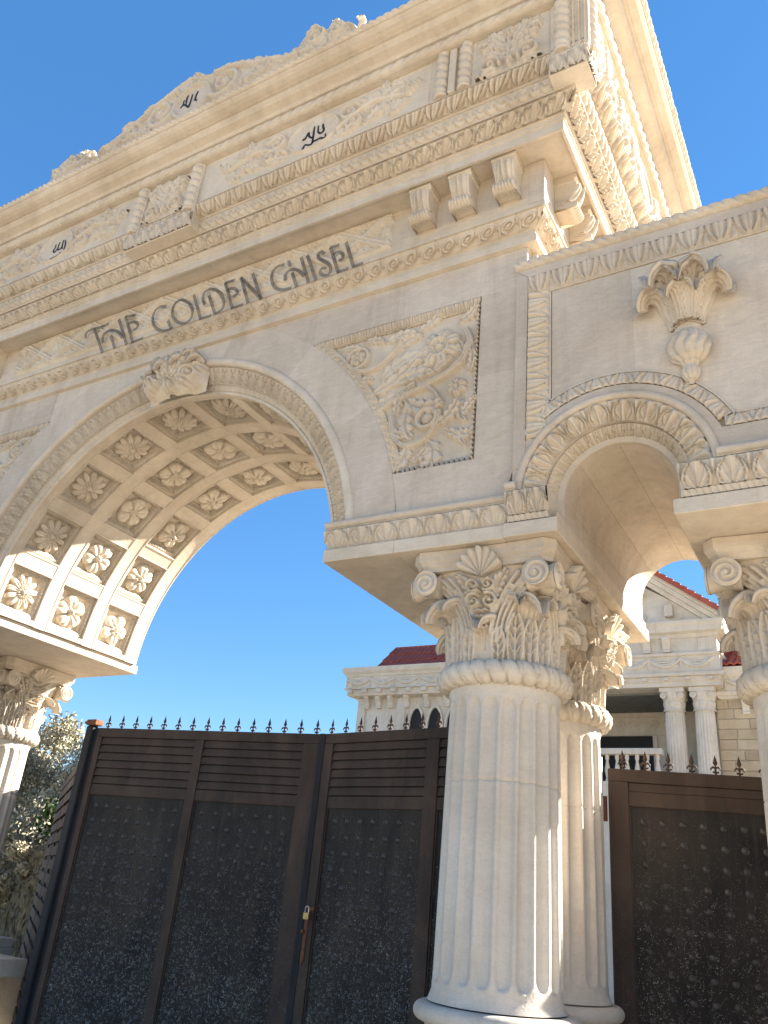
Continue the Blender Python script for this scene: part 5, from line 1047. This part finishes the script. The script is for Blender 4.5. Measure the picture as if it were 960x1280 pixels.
mb = MB(); mb.tube([(-0.03, 0.0, 2.20), (-0.03, 0.0, 2.36)], 0.022, 10); gput('hinge', mb, 'rust', t3)
# closing strip, keeper plate
mb = fbox(2.375, 2.43, 0.06, 2.84, -0.052, -0.036); gput('closing_strip', mb, 'post', t1)
mb = MB(); mb.prism([(0.045, 1.10), (0.062, 1.07), (0.080, 1.10), (0.085, 1.36), (0.070, 1.43), (0.055, 1.40)], -0.044, -0.033, 0.002); mb.tube([(0.05, -0.045, 1.30), (0.05, -0.062, 1.30)], 0.014, 10); gput('latch_plate', mb, 'rust', t2)
pl = thing('padlock', (-4.045, 5.93, -0.215), 'small brass padlock hanging between the two gate leaves', 'padlock')
mb = MB(); mb.box(-0.026, 0.026, -0.011, 0.011, 0.0, 0.052, 0.004); me = mb.mesh('lock_body'); link('lock_body', me, M['brass'], pl)
mb = MB(); mb.tube([(-0.017, 0, 0.045), (-0.017, 0, 0.080)] + [(0.017 * cos(t), 0, 0.080 + 0.017 * sin(t)) for t in np.linspace(pi, 0, 9)] + [(0.017, 0, 0.080), (0.017, 0, 0.045)], 0.0042, 8); me = mb.mesh('shackle'); link('shackle', me, M['steel'], pl)
mb = MB(); mb.box(-4.085, -4.00, 5.955, 5.990, -0.150, -0.120, 0.003); o = put('lock_eye', mb, M['rust']); tag(o, 'rusty iron eye on the gate that the padlock hangs from', 'iron lug')
# left post with rusty cap, folded leaf
t4 = thing('gate_post', (-6.590, 5.585, -E), 'dark round edged steel post at the left end of the gate with a rusty cap', 'post')
mb = MB(); mb.box(-0.050, 0.040, -0.045, 0.045, 0.0, 2.86, 0.016); mb.box(0.036, 0.110, 0.0, 0.03, 0.0, 2.84, 0.002); gput('post_shaft', mb, 'post', t4); mb = MB(); mb.box(-0.055, 0.075, -0.05, 0.05, 2.862, 2.915, 0.006); mb.tube([(-0.12, 0, 2.895), (-0.07, 0, 2.895)], 0.016, 8); gput('post_cap', mb, 'rust', t4)
t5 = thing('folded_gate_leaf', (-6.665, 5.64, -E), 'narrow louvred metal leaf folded back behind the left gate post', 'gate panel', None, radians(142.9))
gput('top_rail', fbox(0, 3.0, 2.46, 2.55), 'frame', t5)
for a, b in ((0, 0.09), (1.45, 1.53), (2.91, 3.0)): gput('stile', fbox(a, b, 0.1, 2.46), 'frame', t5)
gput('backing_sheet', fbox(0.05, 2.95, 0.1, 2.46, 0.004, 0.012), 'sheet', t5)
for i in range(18):
    z = 0.12 + i * 0.130
    for s_ in (-1, 1):
        for a, b in ((0.09, 1.45), (1.53, 2.91)): gput('louvre_slat', fbox(a, b, z, z + 0.092, -0.030, -0.008) if s_ < 0 else fbox(a, b, z, z + 0.092, 0.020, 0.040), 'frame', t5)
mb = MB(); mb.tube([(-1.645, 5.80, -1.6), (-1.640, 5.80, 1.02)], 0.012, 10); o = put('lit_gap_strip', mb, M['white']); tag(o, 'thin white tube added for the lit strip between the rear column and the right gate', 'light strip')  # added white tube imitates the sunlit house wall showing through this gap

# ================================================================== HOUSE BEHIND
HY = 20.0
house = thing('stone_house', (-7.5, 24, -E), 'pale carved stone house with red tiled roofs and a columned porch behind the gate', 'house')
def hput(name, mb, mat='house', par=None, **kw): return put(name, mb, M[mat], par or house, **kw)
# left block
mb = MB(); mb.box(-12.70, -8.3, HY, 30, -E, 5.16); hput('wall', mb)
prof = [(0.0, 5.12), (0.10, 5.135), (0.26, 5.16), (0.28, 5.20), (0.28, 5.33), (0.36, 5.335), (0.36, 5.375), (0.31, 5.38), (0.31, 5.69), (0.34, 5.70), (0.36, 5.76), (0.42, 5.82), (0.44, 5.90), (0.44, 5.95), (0.30, 5.97), (0.0, 5.99)]
mb = MB(); sweep_rect(mb, prof, -12.66, -8.3, HY, 30); mb.add([(-12.66, HY, 5.99), (-8.3, HY, 5.99), (-8.3, 30, 5.99), (-12.66, 30, 5.99)], [(0, 1, 2, 3)]); hput('cornice', mb)
def swags(x0, n, wd, y, z, par_side=None, dep=0.18, arr=None):
    mb = MB()
    for i in range(n):
        a = x0 + i * wd; t = np.linspace(0, 1, 14)
        for k, (dd, r) in enumerate(((dep, 0.030), (dep * 0.72, 0.022), (dep * 0.42, 0.016))): mb.tube([(a + wd * q, y, z - dd * 4 * q * (1 - q)) for q in t], r * (0.5 + 1), 6)
        mb.tube([(a, y, z + 0.02), (a, y, z - 0.16), (a, y, z - 0.27)], (0.02, 0.035, 0.008), 6)
        mb.lathe([(0.0, -0.03), (0.05, 0), (0.0, 0.03)], 8, (a + wd / 2, y)); mb.v[-1][:, 2] += z - dep * 0.35
    hput('swag_relief', mb, par=par_side)
swags(-12.96, 6, 0.79, HY - 0.315, 5.65)
me_b = MB(); me_b.box(-0.075, 0.075, -0.36, 0.0, 0.02, 0.16); me_b.box(-0.065, 0.065, -0.14, 0, -0.05, 0.02); den = me_b.mesh('dentil'); den.materials.append(M['house'])
for i in range(10): inst('dentil', den, None, house, (-12.82 + i * 0.48, HY, 5.20))
def bracket(h, w_=0.075, p=0.20):
    m = MB(); pr = [(0, 0), (p * 0.5, 0), (p * 0.6, 0.04), (p * 0.45, 0.09), (p * 0.6, h * 0.5), (p, h * 0.8), (p, h), (0, h)]
    m.add([(-w_, -a, b) for a, b in pr] + [(w_, -a, b) for a, b in pr], [tuple(range(8)), tuple(reversed(range(8, 16)))] + [(i, 8 + i, 8 + (i + 1) % 8, (i + 1) % 8) for i in range(8)]); me = m.mesh('bracket'); me.materials.append(M['house']); return me
br1 = bracket(0.33)
for x in (-12.35, -11.97, -11.57, -11.06, -10.42, -9.8, -9.3): inst('bracket', br1, None, house, (x, HY, 4.82))
mb = MB(); mb.box(-12.36, -11.35, HY - 0.015, HY, -E, 4.75); hput('wall_panel', mb)
for x in (-11.25, -12.55):
    mb = MB(); mb.box(x - 0.13, x + 0.13, HY - 0.05, HY, -E, 5.12, 0.01); hput('pilaster', mb)
for xc in (-10.74, -10.17, -9.60):      # pointed openings
    def og(hw_, hz): return [(xc - hw_, 3.2), (xc + hw_, 3.2), (xc + hw_, 4.30)] + [(xc + hw_ * (1 - t ** 1.6), 4.30 + hz * sin(t * pi / 2) ** 0.9) for t in np.linspace(0.1, 1, 9)] + [(xc - hw_ * (1 - t ** 1.6), 4.30 + hz * sin(t * pi / 2) ** 0.9) for t in np.linspace(1, 0.1, 9)[1:]] + [(xc - hw_, 4.30)]
    o_, i_ = og(0.265, 0.58), og(0.20, 0.50); n_ = len(o_); mb = MB(); V = [(x, HY - 0.07, z) for x, z in o_] + [(x, HY - 0.07, z) for x, z in i_] + [(x, HY + 0.02, z) for x, z in o_] + [(x, HY - 0.002, z) for x, z in i_]
    mb.add(V, [(i, (i + 1) % n_, n_ + (i + 1) % n_, n_ + i) for i in range(n_)] + [((i + 1) % n_, i, 2 * n_ + i, 2 * n_ + (i + 1) % n_) for i in range(n_)] + [(n_ + i, n_ + (i + 1) % n_, 3 * n_ + (i + 1) % n_, 3 * n_ + i) for i in range(n_)]); fr = hput('window_frame', mb)
    mb = MB(); mb.prism(i_, HY - 0.012, HY - 0.003); hput('pane', mb, 'dark', fr)
# roofs of pan tiles
def roof(x0, x1, ya, za, yb, zb, wt=0.20, rows=8, skew0=0.0, skew1=0.0, par=None, name='roof'):
    me = MB(); L = hypot(yb - ya, zb - za); dy, dz = (yb - ya) / L, (zb - za) / L; nrm = (0, -dz, dy); n = round((x1 - x0) / wt)
    for j in range(rows):
        a, b = j / rows, (j + 1) / rows; xa0 = x0 + skew0 * a; xa1 = x1 + skew1 * a; X = np.linspace(0, 1, n * 6 + 1)
        G = []
        for q, lift in ((a, 0.03), (b, 0.0)):
            h = 0.045 * np.abs(np.cos(X * n * pi)) ** 1.5 + lift; e0 = x0 + skew0 * q; e1 = x1 + skew1 * q
            G.append(np.stack([e0 + (e1 - e0) * X, ya + dy * L * q + nrm[1] * h, za + dz * L * q + nrm[2] * h], -1))
        F0 = G[0].copy(); F0[:, 1] -= nrm[1] * 0.04; F0[:, 2] -= nrm[2] * 0.04; me.grid(np.stack([F0, G[0], G[1]], 0), smooth=False)
    me.add([(x0, ya, za - .03), (x1, ya, za - .03), (x1 + skew1, yb, zb - .03), (x0 + skew0, yb, zb - .03)], [(0, 1, 2, 3)])
    return hput(name, me, 'tile', par)
r0 = roof(-12.30, -8.2, HY + 0.15, 6.02, HY + 1.3, 6.98, 0.17, 3, -0.05, 0.0)
mb = MB(); mb.box(-12.36, -8.2, HY + 0.10, HY + 0.30, 5.985, 6.03); hput('eave', mb, 'tile')
mb = MB(); mb.tube([(-12.36, HY + 1.32, 7.0), (-8.2, HY + 1.32, 7.0)], 0.05, 8); mb.add([(-12.35, HY + .15, 5.99), (-12.35, HY + 1.3, 6.98), (-12.35, HY + 3, 5.99)], [(0, 1, 2)]); hput('ridge', mb, 'tile')
roof(-12.30, -8.2, HY + 3.0, 6.0, HY + 1.32, 6.98, 0.17, 4)
# porch (portico)
PX0, PX1 = -8.6, -2.82
mb = MB(); mb.box(PX0, PX1, HY, HY + 2.6, 5.15, 6.42); hput('entablature', mb)
pr2 = [(0.0, 5.15), (0.03, 5.155), (0.03, 5.26), (0.05, 5.27), (0.05, 5.37), (0.12, 5.39), (0.13, 5.46), (0.06, 5.47), (0.06, 5.87), (0.11, 5.89), (0.12, 5.95), (0.02, 5.96), (0.02, 6.32), (0.06, 6.34), (0.08, 6.42), (0.18, 6.46), (0.20, 6.60), (0.24, 6.66), (0.24, 6.72), (0.0, 6.76)]
mb = MB(); sweep_rect(mb, pr2, PX0, PX1, HY, HY + 2.6); mb.add([(PX0, HY, 6.76), (PX1, HY, 6.76), (PX1, HY + 2.6, 6.76), (PX0, HY + 2.6, 6.76)], [(0, 1, 2, 3)]); hput('entablature_moulding', mb)
swags(-8.15, 7, 0.75, HY - 0.065, 5.82, dep=0.20)
for i in range(12): inst('dentil', den, None, house, (PX0 + 0.1 + i * 0.50, HY + 0.20, 5.28)).scale = (0.8, 0.9, 0.5)
br2 = bracket(0.36, 0.09, 0.16)
for x in (-3.95, -4.42, -6.6, -7.1): inst('bracket', br2, None, house, (x, HY - 0.02, 5.98))
for x in (-3.08, -5.5, -8.3):
    mb = MB(); mb.box(x - 0.15, x + 0.15, HY - 0.045, HY, 5.97, 6.32, 0.01); hput('frieze_block', mb)
mb = MB(); cvx = Cv(-5.75, -5.15, 6.02, 6.30, 0.02); cvx.leaf([(-5.7, 6.15), (-5.2, 6.16)], 0.08, 0.04, 5); cvx.mesh(mb, front_map(HY - 0.022)); hput('frieze_relief', mb)
# pediment
AX = -5.75; sl = 0.785; zA = 6.64 + sl * (PX1 + 0.18 - AX)
mb = MB(); mb.prism([(PX0 + 0.1, 6.76), (PX1 - 0.1, 6.76), (AX, zA - 0.45)], HY + 0.05, HY + 2.5); hput('tympanum', mb)
for sg in (1, -1):
    ex = PX1 + 0.22 if sg > 0 else 2 * AX - (PX1 + 0.22)
    for (d0, d1, y0, y1) in ((0.00, 0.12, -0.24, 2.6), (0.12, 0.26, -0.16, 2.58), (0.26, 0.40, -0.07, 2.56)):
        q = [(ex, 6.64 + 0.18 - d1 * 1.0), (ex, 6.64 + 0.18 - d0), (AX, zA + 0.16 - d0), (AX, zA + 0.16 - d1)]
        ar = sum(q[j][0] * q[(j + 1) % 4][1] - q[(j + 1) % 4][0] * q[j][1] for j in range(4)); mb = MB(); mb.prism(q if ar > 0 else q[::-1], HY + y0, HY + y1); hput('raking_cornice', mb)
for i, x in enumerate((-4.55, -3.85)):
    mb = MB(); z = 6.95 + (PX1 - x) * sl - 0.62; mb.box(x - 0.10, x + 0.10, HY - 0.14, HY + 0.05, z - 0.25, z + 0.06, 0.02); hput('bracket', mb)
mb = MB(); mb.tube([(-4.9 + 0.12 * cos(t), HY + 0.04, 6.98 + 0.12 * sin(t)) for t in np.linspace(0, 2 * pi, 20)], 0.03, 6); mb.tube([(-4.55 + 0.12 * cos(t), HY + 0.04, 6.95 + 0.10 * sin(t)) for t in np.linspace(0, 2 * pi, 20)], 0.03, 6); hput('tympanum_relief', mb)
# tiles over the pediment: rows run down the rake
mb = MB(); nrow = 20
for k in range(nrow):
    a, b = k / nrow, (k + 1) / nrow
    for sg in (1, -1):
        X = lambda q: AX + sg * (PX1 + 0.30 - AX) * (1 - q); Z = lambda q: 6.76 + (zA + 0.12 - 6.76) * q + 0.04
        x0, x1, z0, z1 = X(a), X(b), Z(a), Z(b); y = np.linspace(HY - 0.32, HY + 2.7, 60); h = 0.06 * np.abs(np.cos((y - HY) / 0.2 * pi)) ** 1.3
        G = np.stack([np.stack([x0 + 0 * y, y, z0 - 0.04 + 0 * y], -1), np.stack([x0 + 0 * y, y, z0 + 0.075 + h], -1), np.stack([x1 + 0 * y, y, z1 + 0.02 + h], -1)], 0); mb.grid(G, smooth=False)
        mb.add([(x0, HY - 0.32, z0 - 0.06), (x0, HY - 0.32, z0 + 0.12), (x1, HY - 0.32, z1 + 0.08), (x1, HY - 0.32, z1 - 0.06)], [(0, 1, 2, 3)])
hput('roof', mb, 'tile')
# columns of the porch
mb = MB(); a = np.linspace(0, 2 * pi, 160, endpoint=False); ph = np.abs(((a * 20 / (2 * pi)) % 1) - 0.5) * 2; fl = 0.016 * np.sqrt(np.clip(1 - (ph / 0.7) ** 2, 0, 1))
P = np.array([np.stack([(r - fl) * np.cos(a), (r - fl) * np.sin(a), 0 * a + z], -1) for r, z in ((0.245, 2.9), (0.235, 3.6), (0.222, 4.62))]); mb.grid(P, cv=True); hs = mb.mesh('shaft', (0, 0, 0)); hs.materials.append(M['house'])
mb = MB(); A_ = np.linspace(0, 2 * pi, 96, endpoint=False); G = []
for z in np.linspace(0, 1, 26):
    r = 0.225 + 0.05 * z ** 2; lf = 0.03 * np.abs(np.cos(A_ * 4 + (0 if z < 0.5 else pi / 2))) ** 0.6 * ((z * 2) % 1) ** 0.8; r2 = r + lf
    if z < 0.1: r2 = r + 0.035 + 0 * A_
    G.append(np.stack([r2 * np.cos(A_), r2 * np.sin(A_), 0 * A_ + 4.60 + 0.45 * z], -1))
mb.grid(np.array(G), cv=True); mb.box(-0.285, 0.285, -0.285, 0.285, 5.04, 5.145, 0.008)
for sx in (-1, 1):
    for sy in (-1, 1):
        d = spiral_disc(0.075, 0.07, 2, 0.015, 8, 20); mb.grid(np.concatenate([g_.reshape(-1, 3) for g_ in d.v[:1]]).reshape(8, 20, 3) + np.array([sx * 0.20, -0.27 * 1 if sy < 0 else 0.2, 4.96]), cv=True)
hc = mb.mesh('capital'); hc.materials.append(M['house'])
for x in (-3.24, -3.92, -7.5, -8.2):
    c = inst('porch_column', hs, None, house, (x, HY + 0.30, 0)); link('capital', hc, None, c, (0, 0, 0))
# porch interior
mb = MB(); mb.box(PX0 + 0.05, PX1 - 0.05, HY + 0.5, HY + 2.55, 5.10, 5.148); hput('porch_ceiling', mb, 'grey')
mb = MB(); mb.box(PX0, PX1 + 0.0, HY + 2.4, HY + 9, -E, 5.1); hput('back_wall', mb)
mb = MB(); mb.box(-6.4, -4.15, HY + 2.36, HY + 2.40, 4.50, 4.98, 0.01); cvx = Cv(-6.3, -4.25, 4.55, 4.93, 0.02)
for x in (-5.9, -5.25, -4.7): 
    for s_ in (-1, 1): cvx.spiral(x + 0.14 * s_, 4.74, 0.11, 0 if s_ > 0 else pi, 1.3, s_, 0.03, 0.03)
cvx.mesh(mb, front_map(HY + 2.357)); hput('door_head', mb)
mb = MB(); mb.box(-6.5, -4.93, HY + 2.385, HY + 2.398, 2.9, 4.48); dk = hput('door_opening', mb, 'dark')
for x0, x1 in ((-4.92, -4.80), (-4.62, -4.50), (-4.28, -4.16)):
    mb = MB(); mb.box(x0, x1, HY + 2.34, HY + 2.40, 2.9, 4.49, 0.01); hput('door_jamb', mb)
mb = MB(); mb.box(PX0 - 0.1, PX1 + 0.15, HY - 0.25, HY + 2.5, -E, 2.92); hput('terrace', mb, 'house')
# balustrade
mb = MB(); mb.box(-5.9, -4.18, HY - 0.14, HY + 0.08, 3.56, 3.70, 0.012); hput('handrail', mb)
bal = MB(); bal.lathe([(0.05, 2.92), (0.055, 2.98), (0.035, 3.02), (0.06, 3.14), (0.068, 3.22), (0.045, 3.34), (0.030, 3.42), (0.05, 3.47), (0.05, 3.56)], 14); bme = bal.mesh('baluster'); bme.materials.append(M['house'])
for i in range(7): inst('baluster', bme, None, house, (-5.72 + i * 0.235, HY - 0.03, 0))
# right set-back wall of cut stone blocks
RY = 20.5
mb = MB(); mb.box(PX1 - 0.2, 3.0, RY, 30, -E, 5.1); hput('wall', mb, 'mortar')
random.seed(12); zc_ = 1.65
while zc_ < 4.84:
    x = -3.0 + random.uniform(-0.4, 0)
    while x < -0.9:
        wd = random.uniform(0.42, 0.75); hh = 0.235; mb = MB(); mb.box(max(x, -3.0) + 0.006, x + wd - 0.006, RY - 0.03 - random.uniform(0, 0.012), RY, zc_ + 0.006, zc_ + hh - 0.006, 0.008); hput('stone_block', mb, 'ashlar'); x += wd
    zc_ += 0.235
prr = [(0.0, 4.90), (0.10, 4.93), (0.12, 4.98), (0.16, 5.00), (0.18, 5.08), (0.12, 5.10), (0.12, 5.42), (0.16, 5.44), (0.20, 5.50), (0.24, 5.60), (0.24, 5.66), (0, 5.70)]
mb = MB(); sweep_rect(mb, prr, PX1, 3.0, RY, 30, 'f'); mb.box(PX1, 3.0, RY, 30, 4.88, 5.66); hput('cornice', mb); swags(-2.75, 3, 0.85, RY - 0.125, 5.38, dep=0.18); inst('bracket', br1, None, house, (-2.35, RY, 4.56))
roof(-3.1, 3.0, RY - 0.2, 5.70, RY + 1.3, 6.62, 0.17, 4)
mb = MB(); mb.box(-3.1, 3.0, 22.2, 30, 5.6, 7.05); hput('upper_wall', mb, 'house'); mb = MB(); mb.box(-3.2, 3.0, 22.0, 30, 7.05, 7.22, 0.03); hput('upper_cornice', mb, 'house')
for x in (-2.95, -2.25): mb = MB(); mb.box(x - 0.12, x + 0.12, 22.12, 22.2, 6.6, 7.05, 0.01); hput('pilaster', mb)

# ================================================================== TREES AND BANK ON THE LEFT
def crown_mesh(c, R, n, size, seed, clumps=26, flat=0.8):
    r_ = np.random.RandomState(seed); cc = r_.normal(size=(clumps, 3)); cc /= np.linalg.norm(cc, axis=1, keepdims=True); cc *= (r_.uniform(0.25, 1.0, (clumps, 1)) ** 0.5); cc *= np.array(R); rr = r_.uniform(0.22, 0.46, clumps) * min(R)
    k = r_.randint(0, clumps, n); d = r_.normal(size=(n, 3)); d /= np.linalg.norm(d, axis=1, keepdims=True); p = cc[k] + d * rr[k][:, None] * r_.uniform(0.4, 1.1, (n, 1)); p += np.array(c)
    u = r_.normal(size=(n, 3)); u /= np.linalg.norm(u, axis=1, keepdims=True); v = np.cross(u, r_.normal(size=(n, 3))); v /= np.linalg.norm(v, axis=1, keepdims=True); s_ = size * r_.uniform(0.6, 1.4, (n, 1))
    P = np.stack([p - u * s_, p + v * s_ * 0.45, p + u * s_, p - v * s_ * 0.45], 1).reshape(-1, 3); mb = MB(); mb.v.append(P); mb.f.append(np.arange(4 * n).reshape(-1, 4)); mb.sm.append((False, n)); mb.n += 4 * n; return mb, cc + np.array(c)
def tree(name, base, c, R, n, size, seed, mat, label, cat='tree', group=None, tr=0.16):
    t = thing(name, (base[0], base[1], -E), label, cat, group); mb, cl = crown_mesh(c, R, n, size, seed); put('crown', mb, M[mat], t, kind='stuff')
    mb = MB(); top = np.array(c) - np.array([0, 0, R[2] * 0.4]); b = np.array([base[0], base[1], -E - 0.05]); mid = (b + top) / 2 + np.array([0.15, 0.1, 0]); mb.tube([b, mid, top], (tr, tr * 0.75, tr * 0.55), 9)
    for q in cl[:14]: mb.tube([top * 0.8 + mid * 0.2, (top + q) / 2 + np.array([0, 0, 0.12]), q], (tr * 0.4, tr * 0.22, 0.015), 5)
    put('trunk', mb, M['bark'], t); return t
tree('olive_tree', (-14.3, 11.4), (-14.5, 11.0, 0.55), (2.6, 1.6, 1.95), 80000, 0.034, 1, 'olive', 'dusty pale olive tree behind the left column')
tree('olive_tree', (-19.0, 14.5), (-19.3, 14.8, 1.6), (2.9, 2.3, 1.9), 24000, 0.055, 2, 'olive', 'grey green tree farther back on the left, mostly behind the column')
tree('green_shrub', (-12.35, 10.4), (-12.25, 10.4, 0.62), (0.50, 0.5, 0.50), 5000, 0.05, 3, 'green', 'bright green shrub between the olive tree and the gate post', 'shrub', None, 0.05)
# low overgrown wall and bank
def rocky(name, pts, hgt, wid, mat, seed, label, cat, z0=-E):
    r_ = np.random.RandomState(seed); P = np.array(pts, float); n = 320; t = np.linspace(0, len(P) - 1, n); X = np.interp(t, range(len(P)), P[:, 0]); Y = np.interp(t, range(len(P)), P[:, 1]); m = 110; G = np.zeros((n, m, 3)); u = np.linspace(0, pi, m)
    T = np.gradient(np.stack([X, Y], 1), axis=0); T /= np.linalg.norm(T, axis=1, keepdims=True); Nn = np.stack([-T[:, 1], T[:, 0]], 1)
    lump = sum(np.sin(np.outer(t * f * 1.6 + p, np.ones(m)) + np.outer(np.ones(n), u * g_ + q)) / f for f, g_, p, q in zip((2, 3.7, 6.1, 9, 15, 23), (3, 5, 8, 11, 17, 29), r_.uniform(0, 6, 6), r_.uniform(0, 6, 6)))
    for i in range(n):
        w_ = wid * (np.sign(np.cos(u)) * np.abs(np.cos(u)) ** 0.6) * (1 + 0.16 * lump[i]); G[i, :, 0] = X[i] + Nn[i, 0] * w_; G[i, :, 1] = Y[i] + Nn[i, 1] * w_; G[i, :, 2] = z0 - 0.1 + hgt * np.sin(u) ** 0.5 * (1 + 0.12 * lump[i])
    G += r_.normal(size=G.shape) * 0.014; mb = MB(); mb.grid(G, smooth=False); o = put(name, mb, M[mat]); tag(o, label, cat); return o
tree('hanging_shrub', (-12.9, 9.3), (-12.9, 9.3, -0.15), (1.3, 0.5, 0.75), 22000, 0.028, 8, 'olive', 'dusty low shrub hanging over the rough stone wall', 'shrub', None, 0.04)
rocky('retaining_wall', [(-24, 16.5), (-16.2, 12.2), (-12.0, 9.9), (-9.5, 9.3)], 2.05, 0.55, 'rock', 4, 'rough stone retaining wall overgrown with dust and moss left of the gate', 'wall')
random.seed(21); tr_ = MB()
r_ = random.Random(5)
for i in range(900):
    x = r_.uniform(-15, -8.6); y = r_.uniform(6.6, 11.0); s_ = r_.uniform(0.02, 0.10) * (1.6 if r_.random() < 0.08 else 1); a = r_.uniform(0, 6.28)
    V = []
    for k in range(6): b = a + k * pi / 3; V.append((x + s_ * cos(b) * r_.uniform(.7, 1.2), y + s_ * sin(b) * r_.uniform(.7, 1.2), -E - 0.01))
    for k in range(6): V.append((x + (V[k][0] - x) * 0.55, y + (V[k][1] - y) * 0.55, -E + s_ * r_.uniform(0.5, 0.9)))
    tr_.add(V, [(k, (k + 1) % 6, 6 + (k + 1) % 6, 6 + k) for k in range(6)] + [(6, 7, 8, 9, 10, 11)])
o = put('rubble', tr_, M['rubble'], kind='stuff'); tag(o, 'pale broken stone scattered on the ground left of the gate', 'rubble')
mb = MB(); n_ = 4000; rr_ = np.random.RandomState(3); p = np.stack([rr_.uniform(-15, -8.6, n_), rr_.uniform(6.6, 11.5, n_), np.full(n_, -E + 0.03)], 1); u = rr_.normal(size=(n_, 3)) * 0.05; v = rr_.normal(size=(n_, 3)) * 0.02
P = np.stack([p - u, p + v, p + u, p - v], 1).reshape(-1, 3); mb.v.append(P); mb.f.append(np.arange(4 * n_).reshape(-1, 4)); mb.sm.append((False, n_)); mb.n += 4 * n_; o = put('dry_leaves', mb, M['olive'], kind='stuff'); tag(o, 'dry leaves and twigs littering the ground left of the gate', 'leaf litter')
bpy.context.view_layer.update()
